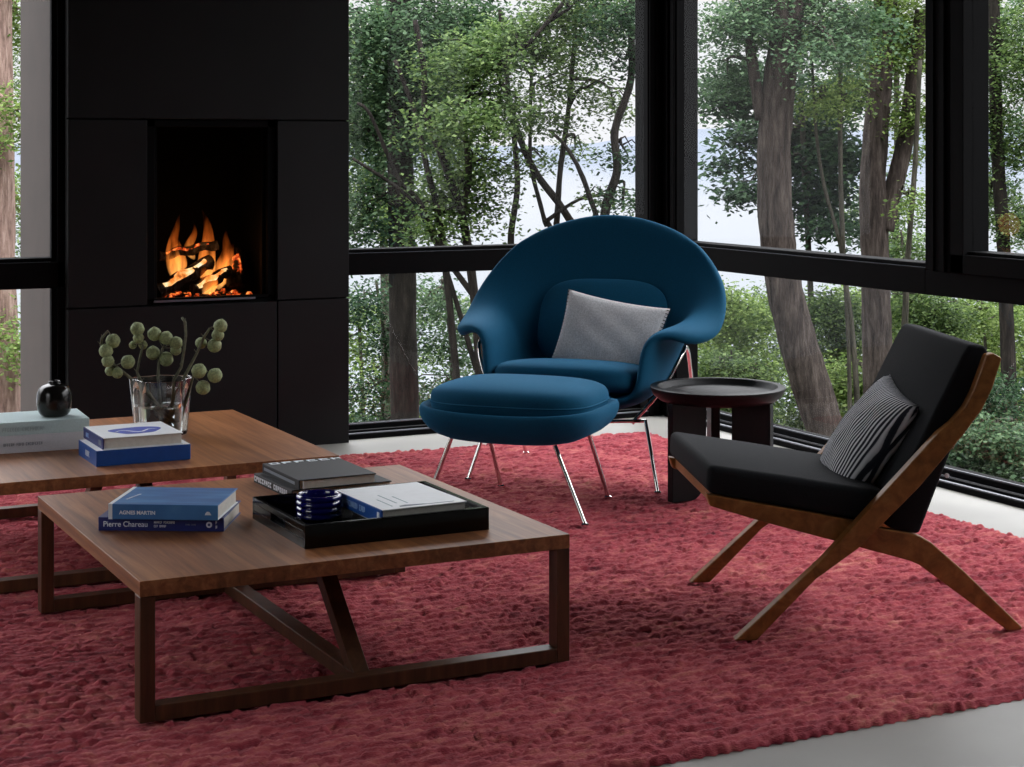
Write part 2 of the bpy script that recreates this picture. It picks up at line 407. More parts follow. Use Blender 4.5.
def strokes(name, mtx, words, h, mat, parent, seed=1, pitch=.62, bold=.16):
    """lines of print too small to read in the photograph: upright and level strokes in word groups"""
    rg = random.Random(seed); mb = MB(); x = 0.0; t = .0004
    for n in words:
        for i in range(n):
            w = h * pitch * .72; b = h * bold
            mb.box(x, x + b, 0, h, 0, t)
            k = rg.randrange(4)
            if k != 0: mb.box(x + b, x + w, h - b, h, 0, t)
            if k in (1, 3): mb.box(x + b, x + w, 0, b, 0, t)
            if k in (0, 2): mb.box(x + b, x + w, h * .45, h * .45 + b, 0, t)
            if k in (0, 3): mb.box(x + w - b, x + w, b, h, 0, t)
            x += h * pitch
        x += h * pitch
    mb.v = [tuple(mtx @ Vector(p)) for p in mb.v]
    return mb.build(name, mat, parent)
def frame_mtx(o, x, y):
    x, y = Vector(x).normalized(), Vector(y).normalized(); z = x.cross(y)
    return Matrix(((x.x, y.x, z.x, o[0]), (x.y, y.y, z.y, o[1]), (x.z, y.z, z.z, o[2]), (0, 0, 0, 1)))

# ---------------------------------------------------------------- the room
XW, YW, ZC, BAY = 4.36, 7.14, 3.0, 2.3            # inner faces of the right and back glass walls, ceiling height
FLZ = 0.0
struct(MB().box(-2.2, 4.62, -2.6, 7.42, -.25, 0).build('floor', M['concrete']))
struct(MB().box(-2.2, 4.9, -2.6, 7.7, ZC, ZC + .25).build('ceiling', M['ceiling']))
wl_ = MB(); wl_.box(-2.4, -2.2, -2.8, 2.0, -.25, ZC); wl_.box(-2.4, -2.2, 4.2, 7.42, -.25, ZC); struct(wl_.build('wall_left', M['plaster']))
struct(MB().box(-2.4, 4.62, -2.8, -2.6, -.25, ZC).build('wall_front', M['plaster']))

def wbox(mb, side, a0, a1, d0, d1, z0, z1):
    """a bar in a glass wall: a along the wall, d outward from its inner face"""
    if side == 'left': mb.box(-2.2 - d1, -2.2 - d0, a0, a1, z0, z1)
    elif side == 'back': mb.box(a0, a1, YW + d0, YW + d1, z0, z1)
    else: mb.box(XW + d0, XW + d1, a0, a1, z0, z1)
def window(idx, side, a0, a1, panes, bars, track=True):
    mb = MB()
    for b in bars: wbox(mb, side, *b)
    if track: wbox(mb, side, a0, a1, 0, .16, 0, .022); wbox(mb, side, a0, a1, .03, .055, .022, .034); wbox(mb, side, a0, a1, .085, .15, .022, .05)
    fr = struct(mb.build('window_%d' % idx, M['frame'], bevel=.002, seg=1))
    if track:
        t = MB(); wbox(t, side, a0, a1, .004, .020, .022, .026); wbox(t, side, a0, a1, .058, .080, .022, .028); wbox(t, side, a0, a1, .09, .098, .05, .054)
        t.build('track_rail', M['bead'], fr)
    for (p0, p1, z0, z1, d) in panes:
        pb = MB(); wbox(pb, side, p0, p1, d, d + .008, z0, z1); pb.build('window_pane', M['pane'], fr)
        if z0 > .5:
            bd = MB(); wbox(bd, side, p0, p1, d - .024, d - .018, z0 - .020, z0 - .015)
            bd.build('glazing_bead', M['bead'], fr)
    return fr
BZ0, BZ1 = .708, .802     # the dark horizontal band
# back wall, sliver left of the fireplace
window(1, 'back', -2.2, 1.577, [(-2.2, 1.523, BZ1 + .016, 2.94, .03), (-2.2, 1.523, .052, BZ0, .10)],
       [(-2.2, 1.577, 0, .12, BZ0 - .01, BZ1), (-2.2, 1.54, .014, .11, BZ1, BZ1 + .016), (1.527, 1.548, .012, .045, 0, ZC), (1.548, 1.577, 0, .12, 0, ZC), (-2.2, 1.577, 0, .12, 2.94, ZC)])
# back wall, right of the fireplace
window(2, 'back', 2.767, 4.291, [(2.768, 4.290, BZ1 + .016, 2.94, .03), (2.768, 4.290, .052, BZ0, .10)],
       [(2.767, 4.291, 0, .12, BZ0, BZ1), (2.767, 4.291, .014, .11, BZ1, BZ1 + .016), (2.767, 4.291, 0, .12, 2.94, ZC)])
# right wall: fixed light, sash light, the low band of glass, and the bay beyond the frame
window(3, 'right', 5.255, 7.029, [(5.257, 7.028, BZ1 + .022, 2.94, .03)],
       [(5.255, 7.029, 0, .12, BZ0, BZ1 + .006), (5.255, 7.029, .014, .11, BZ1 + .006, BZ1 + .022), (5.255, 7.029, 0, .12, 2.94, ZC)], track=False)
window(4, 'right', 3.50, 5.255, [(3.56, 5.03, .880, 2.90, .03)],
       [(3.50, 5.255, 0, .12, BZ0, .80), (3.50, 5.10, -.012, .11, .80, .868), (3.50, 5.10, .010, .11, .868, .880), (5.03, 5.10, -.012, .11, .80, ZC), (5.10, 5.255, 0, .12, .80, ZC), (5.135, 5.16, -.012, 0, .80, ZC), (5.20, 5.215, -.006, 0, .80, ZC),
        (3.50, 3.56, -.012, .11, .80, ZC), (3.50, 5.255, 0, .12, 2.90, ZC)], track=False)
window(5, 'right', 3.50, 7.029, [(3.53, 7.028, .056, BZ0, .10)], [(3.50, 3.53, .03, .15, 0, BZ0)])
window(6, 'right', BAY, 3.50, [(BAY + .08, 3.42, .056, 2.94, .08)],
       [(3.42, 3.50, 0, .15, 0, ZC), (BAY, BAY + .08, 0, .15, 0, ZC), (BAY, 3.50, 0, .15, 2.94, ZC)])
struct(MB().box(XW, XW + .2, -2.6, BAY, 0, ZC).build('wall_right', M['plaster']))
window(7, 'left', 2.0, 4.2, [(2.06, 4.14, .056, 2.44, .08)],
       [(2.0, 2.06, 0, .15, 0, ZC), (4.14, 4.2, 0, .15, 0, ZC), (2.0, 4.2, 0, .15, 2.44, ZC)])
# ribbed dark corner where the two glass walls meet
cb = MB(); cb.box(4.291, 4.49, YW + .012, YW + .13, 0, ZC); cb.box(XW + .012, XW + .13, 7.029, YW + .05, 0, ZC)
for i in range(2): cb.box(4.296 + i * .034, 4.314 + i * .034, YW, YW + .012, 0, ZC)
cb.box(4.30, 4.36, YW + .006, YW + .012, 0, ZC)
for i in range(2): cb.box(XW, XW + .012, 7.036 + i * .055, 7.066 + i * .055, 0, ZC)
struct(cb.build('trim_1', M['frame'], bevel=.002, seg=1))
# brown cladding on the outside of the chimney breast, seen through the left window
struct(MB().box(1.552, 1.576, 7.28, 7.90, -1.5, 3.4).build('trim_2', M['pier'], bevel=.005))

# ---------------------------------------------------------------- fireplace
FX0, FX1, FY = 1.577, 2.767, 7.08
OX0, OX1, OZ0, OZ1 = 1.898, 2.445, .632, 1.372
fp = thing('fireplace', 'tall black steel-clad fireplace wall with a lit recessed firebox', 'fireplace', ((FX0 + FX1) / 2, FY, 0))
def fb(mb, x0, x1, y0, y1, z0, z1): return mb.box(x0 - (FX0 + FX1) / 2, x1 - (FX0 + FX1) / 2, y0 - FY, y1 - FY, z0, z1)
g = .003
for (x0, x1, z0, z1) in ((FX0, FX1, OZ1 + g, ZC), (FX0, OX0 - g, .618 + g, OZ1 - g), (OX1 + g, FX1, .618 + g, OZ1 - g),
                         (FX0, OX1, 0.0, .618 - g), (OX1 + 2 * g, FX1, 0.0, .618 - g)):
    fb(MB(), x0, x1, FY, FY + .03, z0, z1).build('cladding_panel', M['steel'], fp, bevel=.0015, seg=1)
core = MB(); fb(core, FX0, OX0 - .03, FY + .03, FY + .62, 0, ZC); fb(core, OX1 + .03, FX1, FY + .03, FY + .62, 0, ZC)
fb(core, OX0 - .03, OX1 + .03, FY + .03, FY + .62, 0, OZ0 - .03); fb(core, OX0 - .03, OX1 + .03, FY + .03, FY + .62, OZ1 + .03, ZC)
fb(core, OX0 - .03, OX1 + .03, FY + .56, FY + .62, OZ0 - .03, OZ1 + .03); core.build('core', M['steel'], fp)
ff = MB()
for (x0, x1, z0, z1) in ((OX0, OX0 + .035, OZ0, OZ1), (OX1 - .035, OX1, OZ0, OZ1), (OX0, OX1, OZ1 - .03, OZ1), (OX0, OX1, OZ0, OZ0 + .012)):
    fb(ff, x0, x1, FY + .02, FY + .06, z0, z1)
for (x0, x1) in ((OX0 + .035, OX0 + .05), (OX1 - .05, OX1 - .035)): fb(ff, x0, x1, FY + .045, FY + .08, OZ0, OZ1)
ff.build('firebox_frame', M['frame'], fp, bevel=.002, seg=1)
fx = MB(); fb(fx, OX0 - .02, OX0 + .01, FY + .06, FY + .54, OZ0, OZ1); fb(fx, OX1 - .01, OX1 + .02, FY + .06, FY + .54, OZ0, OZ1)
fb(fx, OX0 - .02, OX1 + .02, FY + .50, FY + .54, OZ0, OZ1); fb(fx, OX0 - .02, OX1 + .02, FY + .03, FY + .54, OZ0 - .03, OZ0); fb(fx, OX0 - .02, OX1 + .02, FY + .06, FY + .54, OZ1, OZ1 + .02)
fx.build('firebox', M['firebrick'], fp)
fb(MB(), OX0 + .03, OX1 - .09, FY + .012, FY + .03, OZ0 - .004, OZ0 + .004).build('ledge', M['bead'], fp)
fb(MB(), OX0 + .035, OX1 - .035, FY + .062, FY + .068, OZ0 + .012, OZ1 - .03).build('firebox_glass', M['fireglass'], fp)
# logs, embers and flames
def log(p0, p1, r, label, seed):
    p0, p1 = Vector(p0), Vector(p1); d = p1 - p0
    pts = [p0 + d * (i / 9) + Vector((0, 0, .006 * math.sin(i * 1.7 + seed))) for i in range(10)]
    o = thing('fire_log', label, 'log', p0, 0, 'logs in the fireplace')
    MB().tube([p - p0 for p in pts], [r * (1 + .10 * math.sin(i * 2.1 + seed)) for i in range(10)], 14, wob=.10, seed=seed).build('charred_wood', M['log'], o, smooth=True, autos=60)
    k = MB().tube([pts[i] - p0 + Vector((0, -.5 * r, .45 * r)) for i in range(1, 9)], [r * .62 * (1 - .12 * abs(i - 4)) for i in range(1, 9)], 10, wob=.16, seed=seed + 4)
    k.build('glowing_face', M['hot' if seed < 3 else 'ember'], o, smooth=True)
log((1.970, 7.22, .655), (2.225, 7.30, .775), .030, 'charred log leaning up to the right with a glowing upper face', 1)
log((2.13, 7.24, .655), (2.31, 7.30, .735), .026, 'short burning log lying low at the right of the fire', 2)
log((2.02, 7.36, .80), (2.27, 7.34, .845), .020, 'dark log bridging the flames behind the leaning log', 3)
log((2.34, 7.30, .672), (2.37, 7.42, .80), .040, 'round ended log standing dark at the right of the fire', 5)
em = MB(); rg = random.Random(3)
for i in range(60):
    r = rg.uniform(.006, .016); c = (rg.uniform(1.98, 2.36), rg.uniform(7.16, 7.38), OZ0 + r * .6)
    em.lathe([(r * .5, -r * .6), (r, 0), (r * .6, r * .7)], 6, c)
o = em.build('ember_bed', M['ember']); o['kind'] = 'stuff'; tag(o, 'glowing ember bed spread under the logs in the fireplace', 'embers')
def flame(x, y, z, h, w, lean, label, seed):
    o = thing('flame', label, 'flame', (x, y, z), 0, 'flames in the fireplace')
    pr = [(.02, 0), (.55, .06), (.9, .18), (1, .32), (.86, .48), (.62, .64), (.38, .8), (.16, .93), (.02, 1.0)]
    pts = [(lean * (t ** 1.5) * h + .012 * math.sin(t * 7 + seed), 0, t * h) for _, t in pr]
    mb = MB().tube(pts, [q * w for q, _ in pr], 14); mb.v = [(a + .006 * math.sin(c * 60 + seed), b * .7, c) for a, b, c in mb.v]
    mb.build('flame_tongue', M['flame'], o, smooth=True, sub=1)
flame(2.075, 7.34, .68, .30, .034, .06, 'tall orange flame at the left of the fire', 1)
flame(2.105, 7.36, .72, .20, .030, -.05, 'second orange flame just right of the leftmost one', 6)
flame(2.155, 7.35, .78, .16, .024, .08, 'small flame rising behind the leaning log', 2)
flame(2.240, 7.36, .66, .34, .042, -.08, 'tallest orange flame in the middle of the fire', 3)
flame(2.285, 7.33, .65, .26, .044, .12, 'broad bright flame at the right of the fire', 4)
flame(2.325, 7.36, .66, .20, .036, .08, 'faint flame furthest right in the fire', 7)
flame(2.185, 7.24, .645, .12, .048, .1, 'low white-hot flame between the two front logs', 5)
fl = bpy.data.lights.new('fire_glow', 'POINT'); fl.energy = 0.8; fl.color = (1, .45, .14); fl.shadow_soft_size = .06
flo = bpy.data.objects.new('fire_glow', fl); flo.location = (2.2, 7.25, .85); COL.objects.link(flo)

# ---------------------------------------------------------------- rug
RZ = 0.02
def rug():
    x0, x1, y0, y1, st = .15, 4.00, 3.10, 6.71, .0065
    nx, ny = int((x1 - x0) / st), int((y1 - y0) / st)
    xs, ys = np.linspace(x0, x1, nx), np.linspace(y0, y1, ny)
    X, Y = np.meshgrid(xs, ys)
    Xw = X + .006 * np.sin(Y * 9.1 + 2 * np.sin(X * 1.3)); Yw = Y + .008 * np.sin(X * 7.3 + 1.5 * np.sin(Y * 2.1)) + .004 * np.sin(X * 31)
    py, px = .028, .037
    row = np.floor(Yw / py); b = (Yw / py - row - .5) * 2
    xx = Xw / px + .5 * (row % 2) + .33 * np.sin(row * 12.9) + .28 * np.sin(Xw * 37 + row * 5.1) + .2 * np.sin(Xw * 83 + row * 2.3)
    lp = np.floor(xx); a = (xx - lp - .5) * 2
    hsh = np.abs(np.sin(row * 127.1 + lp * 311.7) * 43758.5453) % 1.0
    hs2 = np.abs(np.sin(row * 269.5 + lp * 183.3) * 24634.6345) % 1.0
    h = np.sqrt(np.clip(1 - np.abs(b) ** 2.0, 0, 1)) * (.42 + .58 * np.clip(1 - np.abs(a) ** 3, 0, 1) ** .5)
    Z = .006 + .016 * h * (.45 + .55 * hsh) - .006 * (hs2 > .84) + .0016 * np.sin(X * 173 + 3 * np.sin(Y * 61)) * np.sin(Y * 211 + 2 * np.sin(X * 47)) + .001 * np.sin(X * 410 + Y * 300)
    # ragged knobbly border
    ex = .008 * np.sin(lp * 2.3); ey = .007 * np.sin(lp * 4.1 + hsh)
    Y[0, :] += .010 * np.abs(np.sin(xs * 95)) - .008; Y[-1, :] += .016 * np.abs(np.sin(xs * 42)); X[:, -1] += .010 * np.abs(np.sin(ys * 92)); 
    for sl in ((0, slice(None)), (-1, slice(None)), (slice(None), 0), (slice(None), -1)): Z[sl] = 0.001
    V = np.stack([X, Y, Z], -1).reshape(-1, 3); I = np.arange(nx * ny).reshape(ny, nx)
    Fq = np.stack([I[:-1, :-1], I[:-1, 1:], I[1:, 1:], I[1:, :-1]], -1).reshape(-1, 4)
    o = np_mesh('rug', V, Fq, M['rug'], smooth=True)
    tag(o, 'chunky loop-woven red wool rug under all the furniture', 'rug')
rug()

# ---------------------------------------------------------------- coffee tables
def coffee_table(x0, y0, label):
    W = 1.05; T = .326 - RZ; t = .034; lw = .044
    o = thing('coffee_table', label, 'table', (x0, y0, RZ), 0, 'walnut coffee tables')
    MB().box(0, W, 0, W, T - t, T).build('tabletop', M['walnut'], o, bevel=.0008, seg=1)
    for y in (0, W - lw):
        for x in (0, W - .034): MB().box(x, x + .034, y, y + lw, 0, T - t).build('leg', M['walnut_leg'], o, bevel=.0015, seg=1)
        MB().box(.034, W - .034, y, y + lw, 0, .034).build('bottom_rail', M['walnut_leg'], o, bevel=.0015, seg=1)
    c = W / 2
    MB().box(c - .022, c + .022, lw, W - lw, 0, .034).build('floor_stretcher', M['walnut_leg'], o, bevel=.0015, seg=1)
    for s in (0, 1):
        f = (lambda y: y) if s == 0 else (lambda y: W - y)
        y0b, y1b, y0t, y1t = .03, .085, .315, .37
        MB().hexa([(c - .02, f(y0b), .03), (c + .02, f(y0b), .03), (c + .02, f(y1b), .03), (c - .02, f(y1b), .03)],
                  [(c - .02, f(y0t), T - t), (c + .02, f(y0t), T - t), (c + .02, f(y1t), T - t), (c - .02, f(y1t), T - t)]).build('diagonal_brace', M['walnut_leg'], o, bevel=.0015, seg=1)
    return o
coffee_table(.993, 3.77, 'square walnut coffee table nearest the viewer, holding the black tray')
coffee_table(.890, 5.045, 'square walnut coffee table in front of the fireplace, holding the glass vase')
TT = .326

# ---------------------------------------------------------------- books
def book(name, label, group, loc, rz, w, d, h, cover, spine_side, spine_mat=None, top_mat=None, sticky=.002):
    """hardback lying flat: corner at loc, w along x, d along y; spine on 'front' (y=0) or 'left' (x=0)"""
    o = thing(name, label, 'book', loc, rz, group); c = .0028; ov = .004
    sm = spine_mat or cover
    MB().box(0, w, 0, d, 0, c).build('back_cover', cover, o, bevel=.0008, seg=1)
    MB().box(0, w, 0, d, h - c, h).build('front_cover', top_mat or cover, o, bevel=.0008, seg=1)
    if spine_side == 'front':
        MB().box(0, w, -.001, c, 0, h).build('spine', sm, o, bevel=.0015)
        MB().box(ov, w - ov, c, d - ov, c, h - c).build('page_block', M['paper'], o)
    else:
        MB().box(-.001, c, 0, d, 0, h).build('spine', sm, o, bevel=.0015)
        MB().box(c, w - ov, ov, d - ov, c, h - c).build('page_block', M['paper'], o)
    return o
# near table, left stack
PG = 'books stacked on the near coffee table'
pc = book('book', 'navy book titled Pierre Chareau, bottom of the two at the near table left', PG, (1.035, 4.318, TT), R(-28.8), .308, .215, .033, M['navy'], 'front')
Xf, Zf = (1, 0, 0), (0, 0, 1)
text('title_text', 'Pierre Chareau', .0185, frame_mtx((.012, -.0012, .0105), Xf, Zf), M['ink'], pc, bold=.00012, sx=.96)
strokes('subtitle_text', frame_mtx((.137, -.0012, .0185), Xf, Zf), (6, 8), .0055, M['ink'], pc, 2)
strokes('subtitle_text', frame_mtx((.137, -.0012, .0095), Xf, Zf), (3, 5), .0055, M['ink'], pc, 3)
strokes('author_text', frame_mtx((.214, -.0012, .0145), Xf, Zf), (5, 5), .0038, M['inkgrey'], pc, 4)
em_ = MB(); em_.prism([(.0075 * math.cos(i * math.pi / 8) , .0075 * math.sin(i * math.pi / 8)) for i in range(16)], lambda p, q, t: (.272 + p, t, .0165 + q), -.0018, -.001); em_.build('publisher_mark', M['ink'], pc)
em_ = MB(); em_.prism([(.003 * math.cos(i * math.pi / 8), .003 * math.sin(i * math.pi / 8)) for i in range(16)], lambda p, q, t: (.272 + p, t, .0165 + q), -.0024, -.0018); em_.build('publisher_mark_centre', M['navy'], pc)
strokes('spine_mark', frame_mtx((.288, -.0012, .018), Xf, Zf), (1,), .008, M['ink'], pc, 5)
strokes('spine_mark', frame_mtx((.288, -.0012, .007), Xf, Zf), (1,), .008, M['ink'], pc, 6)
am = book('book', 'blue painted-cover book titled Agnes Martin, on top of the navy book', PG, (1.052, 4.283, TT + .033), R(-30.5), .268, .215, .037, M['white'], 'front', M['agnes'], M['agnes'])
MB().box(-.0006, .009, -.0016, .2155, .0, .0374).build('cover_flap', M['white'], am)
text('title_text', 'AGNES MARTIN', .0125, frame_mtx((.026, -.0014, .0125), Xf, Zf), M['ink'], am, bold=.0003)
text('cover_text', 'AGNES MARTIN', .010, frame_mtx((.030, .055, .0372), (.25, 1, 0), (-1, .25, 0)), M['ink'], am)
mk = MB(); mk.prism([(0, 0), (.016, 0), (.012, .007), (.006, .009), (.002, .005)], lambda p, q, t: (.236 + p, t, .013 + q), -.0018, -.0008); mk.build('spine_mark', M['ink'], am)
# tray and what it carries
tr = thing('serving_tray', 'black lacquered rectangular tray on the near coffee table', 'tray', (1.415, 3.90, TT))
TW, TD, TH = .475, .385, .055
MB().box(.012, TW - .012, .012, TD - .012, 0, .012).build('tray_base', M['lacquer'], tr)
MB().box(0, TW, 0, .012, 0, TH).build('tray_side', M['lacquer'], tr, bevel=.0015)
MB().box(0, TW, TD - .012, TD, 0, TH).build('tray_side', M['lacquer'], tr, bevel=.0015)
for x in (0, TW - .012):
    s = MB(); s.box(x, x + .012, .012, TD - .012, 0, .022); s.box(x, x + .012, .012, TD - .012, .040, TH)
    s.box(x, x + .012, .012, .14, .022, .040); s.box(x, x + .012, TD - .14, TD - .012, .022, .040)
    s.build('handle_side', M['lacquer'], tr, bevel=.0015)
bw = MB(); pr = []
for i in range(33):
    t = i / 32; pr.append((.0535 + .0042 * abs(math.sin(t * math.pi * 4)) ** .7, .002 + .058 * t))
pr = [(.02, 0)] + pr + [(.050, .0605), (.0475, .056)] + [(.0470, .056 - .045 * k / 6) for k in range(1, 7)] + [(.03, .009), (.001, .0085)]
tag(bw.lathe(pr, 56).build('ribbed_bowl', M['navyglass'], smooth=True, autos=75), 'small navy glazed bowl with ribbed rings in the tray', 'bowl').location = (1.548, 4.165, TT + .0125)
TG = 'books in the black tray'
wb = book('book', 'white paperback under the blue-spined book in the tray', TG, (1.652, 3.945, TT + .0125), R(1), .205, .25, .021, M['white'], 'left')
cm = MB(); cm.prism([(.03, 0), (.1, 0), (.09, .008), (.06, .012), (.035, .009)], lambda p, q, t: (t, p, .004 + q), -.0016, -.0008); cm.build('spine_print', M['inkgrey'], wb)
sb = book('book', 'pale grey book with a bright blue spine, on top in the tray', TG, (1.618, 3.925, TT + .034), R(2), .228, .285, .034, M['white'], 'left', M['royal'])
Xl, Yt = (0, -1, 0), (0, 0, 1)
strokes('title_text', frame_mtx((-.0014, .275, .010), Xl, Yt), (3, 11, 4), .0145, M['inklight'], sb, 7)
MB().box(-.0016, -.0008, .012, .026, .008, .026).build('spine_label', M['ink'], sb)
for i, (a, b_) in enumerate(((.03, .12), (.06, .17), (.05, .14))):
    MB().box(.04 + i * .025, .043 + i * .025, a, b_, .034, .0345).build('cover_line', M['inkpale'], sb)
MB().prism([(.055, .016), (.20, .014), (.20, .018), (.13, .019), (.12, .024), (.075, .032), (.058, .026)], lambda p, q, t: (p, q, t), .034, .0345).build('cover_print', M['inkgrey'], sb)
# two black books behind the tray
BG = 'black books behind the tray'
b1 = book('book', 'black book with pale block letters on its spine, under another black book behind the tray', BG, (1.583, 4.463, TT), R(2), .29, .285, .025, M['blackbook'], 'left')
strokes('title_text', frame_mtx((-.0014, .278, .006), Xl, Yt), (9, 7), .014, M['ink'], b1, 8, pitch=1.05, bold=.3)
for i in range(14): MB().box(.02 + i * .018, .029 + i * .018, -.0012, -.0004, .008, .014).build('edge_print', M['inkgrey'], b1)
b2 = book('book', 'black cloth book with white letters along its cover edge, on top behind the tray', BG, (1.600, 4.455, TT + .025), R(1), .222, .285, .027, M['blackbook'], 'left')
strokes('cover_text', frame_mtx((.014, .252, .0271), Xf, (0, 1, 0)), (6,), .026, M['ink'], b2, 9, pitch=1.42, bold=.26)
MB().box(-.0016, -.0008, .03, .27, .010, .018).build('spine_print', M['inkgrey'], b2)
MB().box(.012, .014, -.0005, .004, .003, .024).build('head_band', M['ink'], b2)
# far table books
FG = 'books on the far coffee table'
f1 = book('book', 'thick royal blue book under the blue-and-white book beside the glass vase', FG, (1.237, 5.18, TT), 0, .281, .225, .046, M['royal'], 'front', M['royal'], M['white'])
MB().box(-.0012, 0, .0, .225, 0, .046).build('side_panel', M['royal'], f1)
strokes('title_text', frame_mtx((-.0016, .135, .014), Xl, Yt), (5,), .017, M['ink'], f1, 10)
f2 = book('book', 'white-covered book printed with a blue brushed shape, on top of the royal blue book', FG, (1.258, 5.19, TT + .046), 0, .24, .245, .034, M['white'], 'left', M['navy'], M['white'])
strokes('spine_text', frame_mtx((-.0014, .21, .010), Xl, Yt), (5,), .013, M['inklight'], f2, 11)
MB().box(-.0016, -.0008, .02, .05, .009, .024).build('spine_label', M['inkgrey'], f2)
bl = MB(); n = 40
bl.prism([((.075 + .012 * math.sin(3 * k * 2 * math.pi / n)) * math.cos(2 * math.pi * k / n) + .125, (.066 + .008 * math.sin(2 * k * 2 * math.pi / n + 1)) * math.sin(2 * math.pi * k / n) + .105) for k in range(n)], lambda p, q, t: (p, q, t), .034, .0345)
bl.build('cover_print', M['inkblue'], f2)
ws = MB(); ws.tube([(.06 + .13 * i / 10, .095 + .022 * math.sin(i * .9), .0345) for i in range(11)], [.0008 + .004 * math.sin(math.pi * i / 10) for i in range(11)], 8)
ws.v = [(a, b_, .0345 + (c - .0345) * .1) for a, b_, c in ws.v]; ws.build('brush_stroke', M['white'], f2)
bx1 = book('book', 'pale grey linen book lying beneath the pale blue book under the round vase', FG, (.935, 5.53, TT), R(-3.0), .345, .23, .054, M['palegrey'], 'front', M['palegrey'])
strokes('title_text', frame_mtx((.10, -.0014, .022), Xf, Zf), (6, 4, 9), .009, M['inkgrey'], bx1, 12)
bx2 = book('book', 'pale blue linen book carrying the dark round vase', FG, (.932, 5.53, TT + .054), R(-3.0), .362, .22, .040, M['pale'], 'front', M['pale'])
strokes('title_text', frame_mtx((.10, -.0014, .012), Xf, Zf), (7, 9), .012, M['inkpale'], bx2, 13)
v = MB()
vp = [(.030, 0), (.041, .003), (.050, .015), (.0545, .035), (.055, .055), (.053, .075), (.046, .091), (.032, .099), (.021, .101), (.018, .104), (.0195, .111), (.016, .111), (.014, .105), (.016, .099), (.03, .092), (.001, .088)]
tag(v.lathe(vp, 48).build('round_vase', M['vase'], smooth=True, sub=1), 'small dark bronze round vase standing on the pale blue book', 'vase').location = (1.205, 5.60, TT + .0935)

# ---------------------------------------------------------------- glass vase and branches
VX, VY = 1.562, 5.66
shp = lambda th: 1 + .09 * math.sin(3 * th + .6) + .06 * math.sin(5 * th + 1.1)
gv = thing('glass_vase', 'clear wavy glass vase half full of water holding the seed-pod branches', 'vase', (VX, VY, TT))
prof_k = .88
prof = [(.001, 0), (.086, 0), (.089, .006), (.094, .06), (.100, .12), (.107, .182), (.1045, .1835), (.102, .182), (.095, .12), (.089, .06), (.084, .014), (.001, .012)]
MB().lathe([(r * prof_k, z) for r, z in prof], 72, shape=shp).build('vase_body', M['vaseglass'], gv, smooth=True, autos=50)
MB().lathe([(r * prof_k, z) for r, z in [(.001, .0125), (.0838, .0145), (.0888, .06), (.0920, .095), (.001, .095)]], 72, shape=shp).build('water', M['vaseglass'], gv, smooth=True, autos=50)
def vp_at(px, py, dy=0.0):
    d = (VX * S_ + VY * C_) + dy; return at(px, py, d)
BR = [
    ('pod branch curling over the left rim of the vase', [(175, 425), (158, 405), (142, 388), (128, 376), (115, 366), (106, 358), (101, 345), (102, 338), (108, 331)], -.03,
     [(113, 341, 7.2), (106, 351, 7), (108, 361, 6.2), (110, 371, 5), (117.5, 373, 5.5), (128, 362, 7)]),
    ('upright pod branch second from the left in the vase', [(170, 428), (155, 402), (141, 382), (137, 372), (140, 357), (143, 345)], .02,
     [(137.5, 329, 7), (138.5, 338, 5.5), (133, 345, 4), (143, 345, 4.5)]),
    ('branch with the central cluster of pods in the vase', [(162, 425), (160, 400), (158, 378), (159, 362), (163, 348)], .04,
     [(154.5, 334, 7), (166, 338, 6.8), (176, 343, 6.6), (153, 353, 7), (166, 359, 7.4), (176, 350, 5.5)]),
    ('bare-tipped tall branch rising from the middle of the vase', [(172, 426), (173, 400), (174, 380), (181, 367), (184, 352), (186, 335), (185, 322), (182, 317)], .0, []),
    ('branch reaching right with four pods at its tip', [(166, 420), (175, 395), (188, 370), (197, 353), (204, 337), (210, 328)], .03,
     [(220.5, 326, 7), (218, 335, 6.3), (214.5, 345.5, 7.2), (201, 343, 5.8)]),
    ('short branch with three pods hanging over the right rim of the vase', [(180, 420), (188, 395), (193, 376), (197, 368)], -.04,
     [(199, 371, 7.4), (215, 375.5, 7.4), (203, 387.5, 7.3)]),
]
for bi, (lab, pts, dy, pods) in enumerate(BR):
    P3 = [vp_at(x, y, dy * (i / len(pts))) for i, (x, y) in enumerate(pts)]
    base = P3[0].copy(); base.z = max(base.z, TT + .016)
    P3[0] = base
    o = thing('pod_branch', lab, 'branch', base, 0, 'branches in the glass vase')
    nn = len(P3)
    mb = MB().tube([p - base for p in P3], [.0058 - .0024 * i / nn for i in range(nn)], 8, wob=.2, seed=bi)
    for (x, y, r) in pods:
        c = vp_at(x, y, dy); q = min(P3[2:], key=lambda p: (p - c).length); mb.tube([q - base, (q + c) / 2 - base + Vector((0, 0, .004)), c - base], .0018, 6)
    for i in range(2, nn - 1):
        mb.tube([P3[i] - base, P3[i] - base + Vector((random.uniform(-.012, .012), 0, .012))], [.002, .001], 5)
    mb.build('stem', M['stem'], o, smooth=True)
    for k, (x, y, r) in enumerate(pods):
        c = vp_at(x, y, dy + random.uniform(-.012, .012)); rr = r * 5.75 / F_PX
        pm = MB(); prf = [(rr * math.sin(math.pi * j / 10) * (1 + .03 * math.sin(j * 2.2)) + 1e-5, -rr * math.cos(math.pi * j / 10)) for j in range(11)]
        pm.lathe(prf, 18, shape=lambda th: 1 + .02 * math.sin(7 * th)); pm.lathe([(rr * .16, rr * .96), (rr * .22, rr * 1.03), (rr * .08, rr * 1.08)], 8)
        po = pm.build('seed_pod', M['pod'], o, smooth=True); po.location = c - base; po.rotation_euler = (random.uniform(-.6, .6), random.uniform(-.6, .6), 0)

